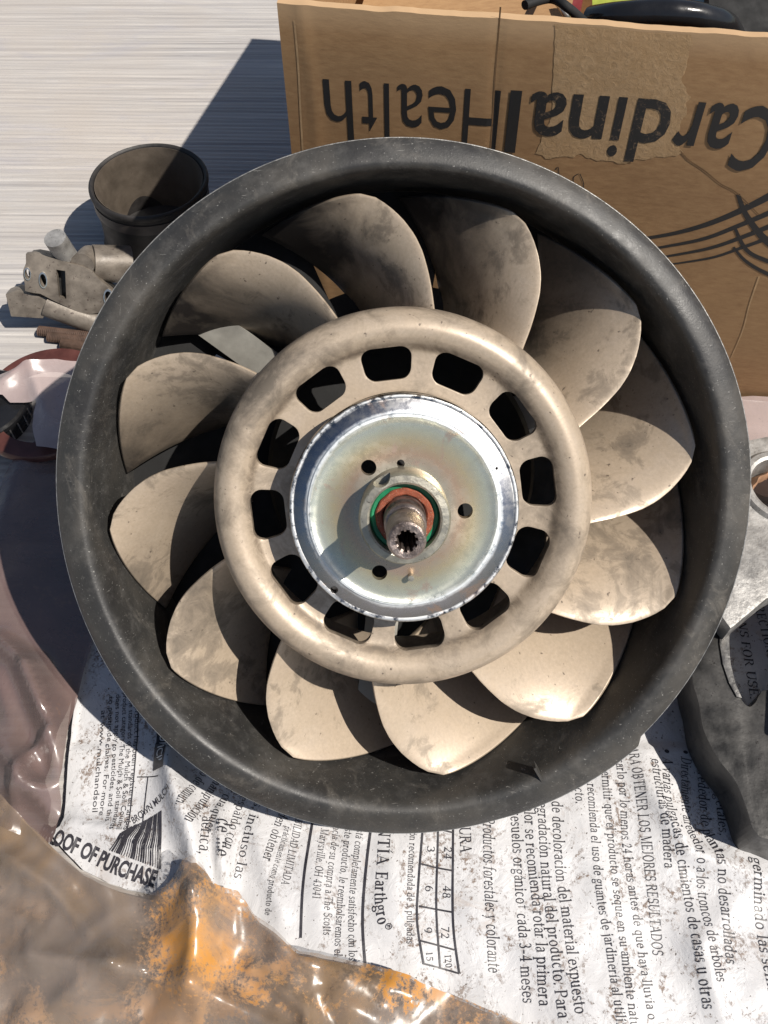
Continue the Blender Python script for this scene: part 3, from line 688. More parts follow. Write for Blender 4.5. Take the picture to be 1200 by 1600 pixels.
def bag_text(text, pts, cap, serif=True, bold=0.0, italic=0.0, m=None, lift=.00035):
    vs, fs, W = glyphs(text, serif, bold, italic)
    P = [at(u, v_, .005).xy for u, v_ in pts]; fn, L = path_fn(P)
    mid = P[len(P) // 2]; hs = cap / 1450 * (Vector((mid.x, mid.y, 0)) - CAM).length / (.73 if serif else CAPH)
    out = []
    for x, y in vs:
        p, t = fn(x / W); q = p + Vector((-t.y, t.x)) * y * hs
        out.append((q.x, q.y, z_bag(q.x, q.y) + lift))
    o = build('printed_text', out, fs, m or M['bag_ink'], None, 0); o.parent = bag; o.matrix_parent_inverse = Matrix.Translation(-bag.location); return o
def bag_rule(pts, wpx=2.0, m=None, name='printed_rule', lift=.00035):
    P = [at(u, v_, .005).xy for u, v_ in pts]; fn, L = path_fn(P); n_ = max(4, int(L / .0015)); v, f = [], []
    hw = wpx / 2900 / 2
    for i in range(n_ + 1):
        p, t = fn(i / n_)
        for s in (-1, 1): q = p + Vector((-t.y, t.x)) * hw * s; v.append((q.x, q.y, z_bag(q.x, q.y) + lift))
    for i in range(n_): f.append((2 * i, 2 * i + 1, 2 * i + 3, 2 * i + 2))
    o = build(name, v, f, m or M['bag_ink'], None, 0); o.parent = bag; o.matrix_parent_inverse = Matrix.Translation(-bag.location); return o
TX = [
 ('PARA OBTENER LOS MEJORES RESULTADOS', [(980, 1160), (1000, 1300), (1012, 1400), (1021, 1492)], 14, {}),
 ('Aplicarlo por lo menos 24 horas antes de que haya lluvia o la', [(958, 1160), (968, 1240), (974, 1330), (990, 1440), (1003, 1533), (1016, 1615)], 13, {}),
 ('Para permitir que el producto se seque en su ambiente natural', [(936, 1165), (948, 1290), (958, 1400), (972, 1510), (986, 1630)], 13, {}),
 ('- Se recomienda el uso de guantes de jardinería al utilizarlo', [(916, 1195), (923, 1300), (931, 1400), (946, 1483), (966, 1640)], 13, {}),
 ('producto.', [(897, 1190), (900, 1255)], 13, {}),
 ('riesgo de decoloración del material expuesto', [(861, 1200), (867, 1350), (878, 1433), (890, 1533), (898, 1585)], 16, {}),
 ('a la degradación natural del producto. Para', [(838, 1212), (845, 1353), (855, 1450), (866, 1545), (872, 1592)], 16, {}),
 ('el color se recomienda rotar la primera', [(818, 1232), (823, 1333), (832, 1417), (843, 1572)], 16, {}),
 ('cubresuelos orgánico† cada 3-4 meses', [(796, 1240), (803, 1350), (808, 1433), (818, 1567)], 16, {}),
 ('TIPOS: Productos forestales y colorante', [(754, 1225), (757, 1390), (764, 1520)], 17, {'italic': .12}),
 ('LECTURA', [(716, 1245), (720, 1333)], 16, {}),
 ('24', [(695, 1323), (694, 1342)], 11, {}), ('48', [(693, 1384), (692, 1403)], 11, {}), ('72', [(690, 1448), (690, 1466)], 11, {}), ('120', [(695, 1493), (697, 1512)], 9, {}),
 ('3', [(668, 1322), (668, 1331)], 11, {}), ('6', [(665, 1384), (665, 1393)], 11, {}), ('9', [(663, 1449), (663, 1458)], 11, {}), ('15', [(666, 1489), (667, 1502)], 9, {}),
 ('Proporción recomendada de 3 pulgadas', [(644, 1255), (637, 1380), (636, 1475)], 10, {}),
 ('GARANTÍA', [(602, 1225), (593, 1290), (589, 1352)], 17, {'bold': .018}), ('Earthgro®', [(588, 1362), (586, 1410), (593, 1457)], 17, {'bold': .018}),
 ('Si no está completamente satisfecho con los', [(562, 1260), (546, 1400), (546, 1502)], 11, {'italic': .1}),
 ('usar este producto, le reembolsaremos el', [(543, 1262), (528, 1400), (523, 1494)], 11, {'italic': .1}),
 ('evidencia de su compra a The Scotts', [(525, 1262), (510, 1380), (506, 1462)], 11, {'italic': .1}),
 ('43067, Marysville, OH 43041', [(508, 1258), (495, 1340), (489, 1404)], 11, {'italic': .1}),
 ('RESPONSABILIDAD LIMITADA', [(472, 1225), (455, 1310), (440, 1382)], 11, {'bold': .008, 'italic': .1}),
 ('prácticamente como producto de', [(446, 1290), (424, 1370), (414, 1430)], 9, {}), 
 ('ejercicio de comun.', [(335, 1170), (303, 1225), (283, 1268)], 14, {'bold': .006}), ('o o manipulación', [(350, 1195), (322, 1240), (297, 1292)], 14, {'bold': .006}),
 ('s por cualquier', [(368, 1205), (345, 1250), (322, 1300)], 14, {'bold': .006}), ('de respaldo con', [(388, 1215), (366, 1270), (352, 1330)], 13, {}),
 ('idas, incluso las', [(408, 1225), (385, 1290), (366, 1372)], 14, {}), 
 ('pueden obtener', [(448, 1245), (428, 1290), (412, 1345)], 14, {}), ('de me', [(345, 1285), (344, 1345)], 17, {'bold': .01}), ('aérica,', [(320, 1280), (316, 1340)], 15, {}),
 ('PROOF OF PURCHASE', [(62, 1311), (120, 1336), (180, 1366), (240, 1386)], 17, {'serif': False, 'bold': .035}),
 ('3° BROWN MULCH', [(200, 1296), (272, 1243)], 9, {'serif': False, 'bold': .01}),
 ('The product has been registered and is', [(212, 1080), (207, 1190), (196, 1300)], 6.6, {'serif': False}), ('in the standards of the Mulch & Soil Council', [(202, 1080), (197, 1190), (186, 1300)], 6.6, {'serif': False}),
 ('product category. The Mulch & Soil standards', [(192, 1082), (187, 1190), (176, 1300)], 6.6, {'serif': False}), ('does not apply to pesticides, and this', [(181, 1085), (176, 1190), (166, 1285)], 6.6, {'serif': False}),
 ('to pesticide claims. For more', [(170, 1088), (165, 1190), (155, 1275)], 6.6, {'serif': False}), ('at www.mulchandsoil', [(158, 1110), (153, 1180), (145, 1270)], 6.6, {'serif': False}),
 ('estructuras de madera', [(1017, 1187), (1021, 1233), (1032, 1300), (1038, 1357)], 14, {}),
 ('• A varias pulgadas de cimientos de casas u otras', [(1035, 1170), (1036, 1250), (1050, 1313), (1066, 1393), (1081, 1483), (1098, 1577)], 15, {}),
 ('• Directamente alrededor o a los troncos de árboles', [(1064, 1172), (1066, 1283), (1083, 1330), (1093, 1417), (1117, 1535)], 15, {}),
 ('• Alrededor de plantas no desarrolladas', [(1089, 1175), (1096, 1290), (1115, 1340), (1125, 1420), (1133, 1506)], 15, {}),
 ('y vegetales.', [(1113, 1205), (1124, 1305)], 14, {}), ('antes de quitar', [(1138, 1205), (1150, 1320)], 14, {}), ('UTILIZAR', [(1166, 1255), (1176, 1325)], 14, {'bold': .01}),
 ('germinado las semillas', [(1172, 1340), (1183, 1450), (1204, 1590)], 15, {}), ('INSTRUCTIONS FOR USE.', [(1128, 860), (1150, 960), (1172, 1092)], 13, {'bold': .01}),
 ('DIRECTIONS', [(1175, 930), (1200, 1030)], 13, {'bold': .01}),
]
for t, pts, cap, kw in TX: bag_text(t, pts, cap, **kw)
for pts, wd in (([(596, 1240), (580, 1292), (567, 1420), (571, 1511)], 3.4), ([(500, 1220), (487, 1290), (474, 1380), (470, 1466)], 3.4),
                ([(664, 1245), (661, 1292), (654, 1380), (652, 1440), (662, 1507)], 2.6), ([(686, 1245), (684, 1330), (682, 1420), (688, 1512)], 2.4), ([(709, 1240), (708, 1330), (708, 1440), (718, 1521)], 2.6),
                ([(661, 1292), (685, 1296), (709, 1301)], 2), ([(658, 1350), (683, 1356), (708, 1361)], 2), ([(655, 1416), (682, 1421), (708, 1426)], 2), ([(656, 1470), (684, 1477), (710, 1484)], 2), ([(662, 1506), (690, 1513), (718, 1521)], 2),
                ([(217, 1080), (212, 1190), (200, 1310)], 1.5), ([(232, 1215), (226, 1270), (222, 1300)], 1.5), ([(215, 1215), (232, 1215), (250, 1216)], 1.5)):
    bag_rule(pts, wd)
# barcode
for k in range(22):
    t = k / 21; wd = random.choice((1.0, 1.4, 2.4, 3.2))
    bag_rule([(206 + 48 * t, 1294 - 24 * t), (172 + 79 * t, 1330 + 29 * t)], wd, name='bar')
bag_rule([(256, 1118), (250, 1206)], 17, name='printed_panel')
wink = simple('white_print', (.6, .6, .58), .5, 0, .1, 50); bag_text('COUNCIL', [(252, 1120), (246, 1200)], 10, False, .01, 0, wink, .0007)

# ---- clear films
RO = ridges([([(312, 1372), (318, 1440), (314, 1550)], .019, .013), ([(350, 1400), (322, 1480), (316, 1545)], .006, .012), ([(200, 1520), (60, 1590)], .010, .008), ([(312, 1545), (200, 1515), (40, 1500)], .010, .006),
             ([(312, 1545), (420, 1600), (520, 1660)], .010, .006), ([(130, 1300), (180, 1400), (200, 1520)], .008, .007), ([(0, 1330), (90, 1390), (200, 1515)], .008, .005), ([(400, 1520), (480, 1580), (500, 1660)], .009, .0045),
             ([(470, 1540), (600, 1600)], .004, .006), ([(0, 1260), (100, 1320), (160, 1400)], .006, .006), ([(250, 1420), (290, 1390)], .006, .005), ([(380, 1410), (460, 1500), (640, 1560)], .006, .005), ([(0, 1420), (60, 1450), (70, 1500)], .005, .004)])
def z_org(x, y): return min(z_bag(x, y), .012) + .0020 + crumple(x, y, 9, .0210, 13) * .7 + crumple(x, y, 19, .0150, 20) + crumple(x, y, 29, .0060, 50) + ridge_z(x, y, RO)
ORG = [(-60, 1225), (0, 1242), (45, 1282), (80, 1318), (130, 1366), (200, 1396), (238, 1402), (270, 1388), (296, 1356), (312, 1352), (326, 1366), (345, 1392), (378, 1400), (402, 1436), (432, 1452), (470, 1488), (560, 1508), (640, 1524), (730, 1566), (830, 1606), (950, 1700), (400, 1780), (-160, 1780), (-160, 1240)]
ob_bag = empty('plastic_bag', at(300, 1500, 0))
tag(ob_bag, 'crumpled clear plastic bag stained with orange rust, in the bottom left corner', 'plastic bag')
sheet_in(ob_bag, 'outer_film', ORG, z_org, M['film_orange'], step=.0014, z0=.012)
def z_und(x, y): return min(z_bag(x, y), .012) + .0008 + crumple(x, y, 41, .0100, 24) * .8 + .8 * ridge_z(x, y, RO)
sheet_in(ob_bag, 'inner_film', [(u, v_ + 4) for u, v_ in ORG], z_und, M['film_under'], step=.0020, z0=.012)
RL = ridges([([(60, 1060), (95, 1150), (108, 1235)], .018, .007), ([(0, 1150), (30, 1200), (105, 1290)], .014, .005), ([(10, 1010), (50, 1050), (80, 1120)], .010, .006), ([(95, 1160), (60, 1190), (20, 1300)], .008, .004), ([(55, 690), (20, 800), (0, 900)], .006, .010), ([(110, 1240), (60, 1250), (0, 1240)], .009, .005), ([(0, 1060), (60, 1230)], .006, .004), ([(0, 1005), (60, 1060)], .006, .005)])
def z_left(x, y): return .0062 + crumple(x, y, 5, .0080, 9) + crumple(x, y, 25, .0040, 30) + ridge_z(x, y, RL)
LFT = [(60, 695), (110, 730), (150, 800), (170, 960), (150, 985), (128, 1060), (114, 1150), (108, 1230), (104, 1285), (80, 1318), (20, 1300), (-60, 1260), (-300, 1240), (-300, 960), (-60, 860), (2, 775), (30, 715)]
tag(sheet('plastic_bag', LFT, z_left, M['film_left'], step=.0024, z0=.008), 'smooth grey purple plastic sheet lying in the shade left of the fan', 'plastic bag')
RP = ridges([([(0, 640), (60, 600), (130, 590)], .008, .006), ([(60, 600), (90, 680)], .006, .005), ([(-20, 590), (50, 570), (130, 565)], .006, .004)])
def z_pink(x, y): return .021 + crumple(x, y, 3, .008, 18) + ridge_z(x, y, RP)
PNK = [(-60, 600), (0, 582), (50, 570), (90, 566), (150, 566), (160, 640), (150, 720), (108, 700), (78, 694), (55, 692), (48, 670), (50, 640), (56, 622), (14, 624), (0, 612), (-60, 640)]
tag(sheet('plastic_wrap', PNK, z_pink, M['film_pink'], step=.0020, z0=.026), 'milky white plastic wrap draped over the round drum at the left edge', 'plastic wrap')
def z_rt(x, y): return .0065 + crumple(x, y, 6, .010, 16)
tag(sheet('plastic_wrap', [(1060, 622), (1140, 618), (1200, 622), (1320, 632), (1360, 740), (1250, 790), (1120, 760), (1060, 700)], z_rt, M['film_pink'], step=.0022, z0=.008), 'pinkish milky plastic sheet between the cardboard box and the grey casting', 'plastic wrap')

# ---------------------------------------------------------------- cardboard box
YAW = R(-7.2); FL = at(487, 556, 0); FL.z = 0
UX = Vector((math.cos(YAW), math.sin(YAW), 0)); UY = Vector((math.sin(R(11)), math.cos(R(11)), 0)); BN = Vector((UX.y, -UX.x, 0))  # outward normal of the front
box = empty('cardboard_box', FL, (0, 0, YAW))
tag(box, 'open brown cardboard box with upside-down black lettering, standing behind the fan', 'cardboard box')
HB = on_plane(425, 4, FL, BN).z; print('box height', HB, 'FL', FL)
BLC = at(390, 64, 0) + SUN * (HB / SUN.z); BLC.z = 0; UY = (BLC - FL); DB = UY.length; UY.normalize(); print('depth', DB, UY)
def bx(u, v_):  # photo pixel -> box-local x,z on the front face
    p = on_plane(u, v_, FL, BN) - FL; return p.dot(UX), p.z
WB = .62; TH = .004
def bulge(x, z): return -.0030 * math.sin(math.pi * min(1, max(0, x / WB))) * math.sin(math.pi * min(1, max(0, z / HB))) - .0008 * fbm(x, z, 3, 9, 3) + .0003 * math.exp(-((x - CR(z)) / .0016) ** 2) - .0004 * math.exp(-((x - .012 - .002 * math.sin(z * 40)) / .003) ** 2)
CXT = bx(780, 10)[0]; CXB = bx(768, 240)[0]; CZT = bx(780, 10)[1]; CZB = bx(768, 240)[1]
def CR(z): return CXB + (CXT - CXB) * (z - CZB) / (CZT - CZB)
def topz(x): return HB + .0006 * fbm(x, 0, 2, 60, 3) + .0010 * fbm(x, 5, 2, 12, 2)
nx, nz = 300, 60; v, f = [], []
for i in range(nx + 1):
    x = WB * (i / nx)
    for j in range(nz + 1):
        z = .001 + (topz(x) - .001) * j / nz; v.append((x, bulge(x, z), z))
g = lambda i, j: i * (nz + 1) + j
for i in range(nx):
    for j in range(nz): f.append((g(i, j), g(i + 1, j), g(i + 1, j + 1), g(i, j + 1)))
N0 = len(v)
for i in range(nx + 1):
    x = WB * i / nx
    for zz in (topz(x), .001): v.append((x, TH, zz))
for i in range(nx):
    a, b = N0 + 2 * i, N0 + 2 * i + 2
    f.append((g(i, nz), g(i + 1, nz), b, a)); f.append((a, b, b + 1, a + 1))
f.append(tuple([g(0, j) for j in range(nz + 1)][::-1]) + (N0 + 1, N0))
front = build('front_panel', v, f, M['card'], box, 35)
def panel(name, p, q, zt, zb=.001, th=TH, zt2=None):
    """upright board from p to q (box-local xy)"""
    p, q = Vector(p), Vector(q); d = (q - p).normalized(); s = Vector((-d.y, d.x)) * th; zt2 = zt2 or zt
    vs = []
    for a in (p, q, q + s, p + s): vs.append((a.x, a.y, zb))
    for a, z in ((p, zt), (q, zt2), (q + s, zt2), (p + s, zt)): vs.append((a.x, a.y, z))
    return build(name, vs, [(3, 2, 1, 0), (4, 5, 6, 7), (0, 1, 5, 4), (1, 2, 6, 5), (2, 3, 7, 6), (3, 0, 4, 7)], M['card'], box, 20)
ly = Vector((UY.dot(UX), UY.dot(Vector((-UX.y, UX.x, 0)))))   # depth direction in box-local
lq = ly * DB
panel('side_panel', (0.0002, TH + .0002), (lq.x, lq.y), HB - .001, th=-TH)
panel('side_panel', (WB - TH, TH + .0002), (WB - TH + lq.x, lq.y), HB - .001)
panel('back_panel', (lq.x, lq.y), (WB + lq.x, lq.y + .002), HB - .001)
panel('floor_panel', (.005, TH + .001), (WB - .005, TH + .001), .006, .002, th=DB - .01)
def box_poly(name, pts, m, off, px=True):
    P = [bx(*p) for p in pts] if px else pts
    bm = bmesh.new(); vs = [bm.verts.new((x, 0, z)) for x, z in P]; fc = bm.faces.new(vs)
    bmesh.ops.triangulate(bm, faces=[fc])
    bmesh.ops.subdivide_edges(bm, edges=[e for e in bm.edges if e.calc_length() > .012], cuts=3, use_grid_fill=True)
    for q in bm.verts: q.co.y = bulge(q.co.x, q.co.z) - off
    bm.normal_update()
    o = from_bm(name, bm, m, box, 0); return o
# torn patch: outline made ragged
tp = [(868, 12), (950, 17), (1083, 26), (1082, 60), (1078, 95), (1064, 118), (1078, 150), (1072, 175), (1058, 212), (1066, 238), (1010, 244), (965, 252), (900, 240), (850, 246), (838, 236), (862, 180), (866, 90)]
rp = []
for i in range(len(tp)):
    a, b = Vector(tp[i]), Vector(tp[(i + 1) % len(tp)]); k = max(1, int((b - a).length / 5))
    if i in (0, 1, 15, 16): amp = 1.0
    else: amp = 4.0
    for q in range(k):
        p = a.lerp(b, q / k); rp.append((p.x + amp * 1.6 * fbm(p.x, p.y, 1, .07, 4), p.y + amp * 1.6 * fbm(p.x, p.y, 5, .07, 4)))
x0, z0_ = min(bx(*p)[0] for p in rp), min(bx(*p)[1] for p in rp)
# patch as a fine grid with fibre relief
P2 = [Vector(bx(*p)) for p in rp]; st = .0015
P2 = [Vector((p.x, min(p.y, topz(p.x) - .0012))) for p in P2]
xs = [p.x for p in P2]; zz = [p.y for p in P2]; nx2, nz2 = int((max(xs) - min(xs)) / st) + 2, int((max(zz) - min(zz)) / st) + 2
idx, v, f = {}, [], []
insd = {(i, j): inside(Vector((min(xs) + i * st, min(zz) + j * st)), P2) for i in range(nx2 + 1) for j in range(nz2 + 1)}
def vv_(i, j):
    if (i, j) not in idx:
        p = Vector((min(xs) + i * st, min(zz) + j * st))
        if not insd[i, j]:
            best = min(((seg_d(p, P2[k], P2[(k + 1) % len(P2)]), k) for k in range(len(P2))), key=lambda q: q[0][0])
            p = P2[best[1]].lerp(P2[(best[1] + 1) % len(P2)], best[0][1])
        x, z = p; idx[i, j] = len(v)
        v.append((x, bulge(x, z) - .00014 - (.00010 * abs(fbm(x, z, 2, 260, 4)) if insd[i, j] else 0), z))
    return idx[i, j]
for i in range(nx2):
    for j in range(nz2):
        if insd[i, j] or insd[i + 1, j] or insd[i, j + 1] or insd[i + 1, j + 1]: f.append((vv_(i, j), vv_(i + 1, j), vv_(i + 1, j + 1), vv_(i, j + 1)))
build('torn_patch', v, f, M['torn'], box, 0)
HH = max(y for _, y in glyphs('h', False)[0]); print('h height', HH)
def box_text(text, right, left, asc, bold, mat_, off=.00014):
    """upside-down lettering: reads from right to left in the photo"""
    a, b = Vector(bx(*right)), Vector(bx(*left)); vs, fs, W = glyphs(text, False, bold)
    d = b - a; L = d.length; t = d / L; up = Vector((-t.y, t.x)); hs = asc
    out = []
    for x, y in vs:
        q = a + t * (x / W * L) + up * y * hs; out.append((q.x, 0, q.y))
    bm = bmesh.new(); bb = [bm.verts.new(q) for q in out]
    for q in fs:
        try: bm.faces.new([bb[k] for k in q])
        except ValueError: pass
    for _ in range(4):
        le = [e for e in bm.edges if e.calc_length() > .004]
        if not le: break
        bmesh.ops.subdivide_edges(bm, edges=le, cuts=1)
        bmesh.ops.triangulate(bm, faces=[q for q in bm.faces if len(q.verts) > 3])
    bm.verts.index_update(); out = [(q.co.x, bulge(q.co.x, q.co.z) - off, q.co.z) for q in bm.verts]; fs = [tuple(k.index for k in q.verts) for q in bm.faces]; bm.free()
    o = build('printed_lettering', out, fs, mat_, box, 0); return o
hA = (Vector(bx(545, 217)) - Vector(bx(545, 120))).length / max(y for _, y in glyphs('h', False)[0])
for ch, r, l, mt in (('C', 1226, 1166, 'ink'), ('a', 1158, 1113, 'ink'), ('r', 1103, 1066, 'ink'), ('d', 1056, 997, 'ink_worn'), ('i', 982, 966, 'ink_worn'), ('n', 953, 896, 'ink_worn'), ('a', 888, 832, 'ink_worn'), ('l', 816, 798, 'ink')):
    yb = lambda x: 122 + (x - 503) * (160 - 122) / (1100 - 503)
    box_text(ch, (r, yb(r)), (l, yb(l)), hA * .95, .013, M[mt], .00032)
for ch, r, l in (('H', 783, 727), ('e', 715, 670), ('a', 661, 621), ('l', 608, 600), ('t', 588, 562), ('h', 549, 504)):
    box_text(ch, (r, yb(r)), (l, yb(l)), hA * 1.0, -.003, M['ink'])
def stroke(pts, w0, w1, name='logo_stroke', m='ink'):
    fn, L = path_fn([Vector(bx(*p)) for p in pts]); v, f = [], []; n_ = 26
    for i in range(n_ + 1):
        p, t = fn(i / n_); k = i / n_; hw = (w0 + (w1 - w0) * k) / 2400 / 2
        for s in (-1, 1): q = p + Vector((-t.y, t.x)) * hw * s; v.append((q.x, bulge(q.x, q.y) - .00016, q.y))
    for i in range(n_): f.append((2 * i, 2 * i + 1, 2 * i + 3, 2 * i + 2))
    build(name, v, f, M[m], box, 0)
for pts, a, b in (([(985, 371), (1060, 358), (1130, 335), (1210, 296), (1280, 250)], 3, 9), ([(1000, 387), (1090, 370), (1150, 348), (1220, 318), (1290, 280)], 2.5, 7), ([(1015, 400), (1100, 384), (1160, 364), (1230, 336)], 2, 6), ([(1038, 409), (1110, 397), (1160, 380), (1230, 355)], 1.5, 5),
                  ([(1152, 298), (1166, 332), (1200, 373), (1260, 410)], 3, 9), ([(1148, 352), (1166, 385), (1200, 402), (1260, 420)], 2.5, 6), ([(1145, 380), (1166, 403), (1205, 424), (1260, 440)], 2, 6)):
    stroke(pts, a * 1.5, b * 1.5)
stroke([(868, 262), (872, 258), (874, 280), (875, 300)], 1, 1, 'pen_mark'); stroke([(904, 268), (896, 274), (898, 292), (908, 298), (912, 284), (906, 268)], 1, 1, 'pen_mark')
M['crack'] = simple('cardboard_crack', (.16, .09, .04), .9, 0, .2, 90)
stroke([(1062, 232), (1075, 246), (1100, 262), (1125, 282), (1150, 296), (1185, 330)], 2, 1.4, 'crack', 'crack')
stroke([(782, 10), (778, 60), (774, 110), (770, 180), (766, 240)], 1.8, 1.4, 'crack', 'crack')
M['crease'] = simple('cardboard_pale_crease', (.42, .27, .14), .9, 0, .2, 90)
stroke([(1185, 425), (1170, 470), (1160, 510), (1142, 555)], 2.2, 1.5, 'crease', 'crease')
stroke([(460, 30), (466, 100), (470, 180), (474, 250)], 2.2, 2.5, 'crease', 'crease')

# contents of the box
def inb(x, y_, z): return FL + UX * x + Vector((-UX.y, UX.x, 0)) * y_ + Vector((0, 0, z))
def seen_in(u, v_, depth):  # world point seen at pixel, in the upright plane 'depth' behind the front panel
    return on_plane(u, v_, FL - BN * depth, BN)
def tube_obj(name, pts, r, m, label=None, cat=None, n=14, group=None):
    P = smooth_prof([tuple(p) for p in pts], 8); vv, ff = tube(P, r, n)
    o = build(name, vv, ff, M[m], None, 50)
    if label: tag(o, label, cat, group)
    return o
tube_obj('radiator_hose', [seen_in(925, 30, .030), seen_in(970, 24, .022), seen_in(1040, 20, .020), seen_in(1100, 28, .022), seen_in(1140, 50, .03), seen_in(1160, 130, .05)], .0062, 'blackgloss', 'thick glossy black hose lying along the top of the box', 'hose')
tube_obj('cable', [seen_in(850, -40, .12), seen_in(866, -4, .05), seen_in(880, 16, .03), seen_in(900, 60, .03)], .0017, 'steel', 'thin bright cable sticking up inside the box', 'cable')
tube_obj('cable', [seen_in(820, 8, .02), seen_in(860, -2, .03), seen_in(890, 14, .02), seen_in(940, 60, .03)], .0022, 'black', 'thin black cable bent over the contents of the box', 'cable')
def slab(name, corners, th, m, label, cat):
    a, b, c, d = [Vector(p) for p in corners]; n_ = (b - a).cross(d - a).normalized() * th
    vs = [a, b, c, d, a + n_, b + n_, c + n_, d + n_]
    o = build(name, vs, [(3, 2, 1, 0), (4, 5, 6, 7), (0, 1, 5, 4), (1, 2, 6, 5), (2, 3, 7, 6), (3, 0, 4, 7)], M[m], None, 20)
    return tag(o, label, cat)
slab('oil_carton', [seen_in(925, 40, .05), seen_in(1010, 40, .05), seen_in(1010, -40, .09), seen_in(925, -30, .09)], .002, 'yellow', 'yellow and green printed carton in the box behind the black hose', 'carton')
slab('paper_leaflet', [seen_in(1050, 50, .055), seen_in(1105, 55, .055), seen_in(1112, -30, .10), seen_in(1062, -30, .10)], .001, 'teal', 'pale teal paper leaflet in the box, right of the yellow carton', 'leaflet')
slab('red_clip', [seen_in(888, 40, .05), seen_in(903, 40, .05), seen_in(915, -20, .07), seen_in(900, -20, .07)], .004, 'redplastic', 'small red plastic clip in the box next to the cables', 'clip')
slab('dark_cover', [seen_in(1100, 80, .05), seen_in(1330, 90, .05), seen_in(1330, -80, .10), seen_in(1100, -80, .10)], .01, 'black', 'black cover filling the right end of the box', 'cover')
slab('inner_carton', [seen_in(560, 60, .06), seen_in(900, 60, .06), seen_in(905, -60, .14), seen_in(600, -60, .14)], .01, 'card', 'brown inner carton lying low in the left end of the box', 'carton')

# ---------------------------------------------------------------- rubber coupling (hose sleeve)
hc = at(228, 288, .056); sc_ = F_PX / (hc - CAM).dot(VF); rad = 91 / sc_
hs = empty('rubber_sleeve', (hc.x, hc.y, 0), (R(-2), R(2), 0))
tag(hs, 'short black rubber intake sleeve with a raised rim, standing left of the box', 'rubber sleeve')
k = rad
vv, ff = revolve(smooth_prof([(k * .95, .002), (k * .98, .006), (k * .94, .012), (k * .93, .030), (k * .945, .036), (k * .955, .040), (k * .965, .046), (k * .965, .053), (k * 1.0, .055), (k * 1.0, .058), (k * .965, .0595), (k * .925, .058)], 3) + [(k * .90, .050), (k * .87, .046), (k * .86, .036), (k * .84, .034), (k * .83, .002)], 80, True, lambda r, h, a: r * (1 + .012 * math.sin(2 * a + .5)))
build('sleeve_body', vv, ff, M['rubber'], hs, 45)
vv, ff = revolve([(k * .969, .0425), (k * .977, .0425), (k * .977, .0505), (k * .969, .0505)], 80, True, lambda r, h, a: r * (1 + .012 * math.sin(2 * a + .5))); build('rim_band', vv, ff, simple('dusty_band', (.055, .045, .04), .5, 0, .3, 50), hs, 30)
vv, ff = revolve([(.0004, .004), (k * .6, .0045), (k * .84, .006), (k * .84, .003), (.0004, .002)], 64, False); build('shade_disc', vv, ff, M['rubber'], hs, 30)  # dark disc added over the open bottom, standing in for shade
vv, ff = revolve([(k * .825, .003), (k * .828, .003), (k * .838, .036), (k * .856, .0375), (k * .866, .047), (k * .896, .0505), (k * .915, .0575), (k * .908, .0575), (k * .86, .048), (k * .825, .037)], 80); build('lining', vv, ff, M['rubber_inner'], hs, 40)

# ---------------------------------------------------------------- small bracket at the left
BP = at(110, 520, 0); br = empty('mounting_bracket', BP)
tag(br, 'grimy cast metal bracket with three bolt holes and a tube, left of the fan', 'bracket')
bn = Vector((.12, -.86, .50)).normalized(); bp0 = at(130, 505, .012)
def bl_(u, v_, d=0.0): return on_plane(u, v_, bp0, bn) - BP - bn * d
def c8(x, y_): return x / 4.615, 340 + y_ / 4.615
outl = [(185, 262), (240, 256), (300, 268), (400, 296), (500, 330), (600, 352), (665, 385), (720, 450), (790, 505), (835, 545), (850, 600), (790, 655), (700, 690), (640, 700), (560, 680), (470, 640), (380, 598), (290, 550), (240, 545), (180, 530), (176, 470), (165, 420), (166, 380), (186, 330)]
ax = (bl_(200, 440) - bl_(100, 440)).normalized(); ay = bn.cross(ax).normalized(); O = bl_(100, 440)
def loc2(u, v_): d = bl_(u, v_) - O; return d.dot(ax), d.dot(ay)
MX = Matrix((ax, ay, bn)).transposed().to_4x4(); MX.translation = O
def oriented(o):  # mesh given in plate coordinates
    o.data.transform(MX); return o
ol = [loc2(*c8(*p)) for p in outl]
if sum(a[0] * b[1] - b[0] * a[1] for a, b in zip(ol, ol[1:] + ol[:1])) < 0: ol = ol[::-1]
plate = oriented(from_bm('plate', prism(ol, -.0045, 0, .0005), M['cast_brown'], br, 30))
cts = []
for hx, hy, rx, ry in ((200, 405, 20, 36), (312, 450, 24, 46), (783, 578, 28, 50)):
    a_ = loc2(*c8(hx, hy)); v, f = [], []
    rr = (loc2(*c8(hx + rx, hy))[0] - a_[0]); r2 = abs(loc2(*c8(hx, hy + ry))[1] - a_[1])
    for zz_ in (-.01, .01):
        for q in range(20): v.append((a_[0] + rr * math.cos(q * math.pi / 10), a_[1] + r2 * math.sin(q * math.pi / 10), zz_))
    f = [tuple(range(20))[::-1], tuple(range(20, 40))] + [(q, (q + 1) % 20, 20 + (q + 1) % 20, 20 + q) for q in range(20)]
    cts.append(oriented(build('cutter', v, f, None, br)))
cv = [Vector(p) for p in ol]; cm = sum(cv, Vector((0, 0))) / len(cv); cv = [tuple(cm + (p - cm) * .93) for p in cv]
oriented(from_bm('shade_block', prism(cv, -.014, -.0075), M['cast_dark'], br, 30))  # dark block added behind the holes, standing in for the shaded hollow
so_ = [loc2(*c8(*p)) for p in ((405, 375), (470, 385), (478, 590), (425, 575))][::-1]
cts.append(oriented(from_bm('cutter', prism(so_, -.01, .01), None, br)))
boolean(plate, cts)
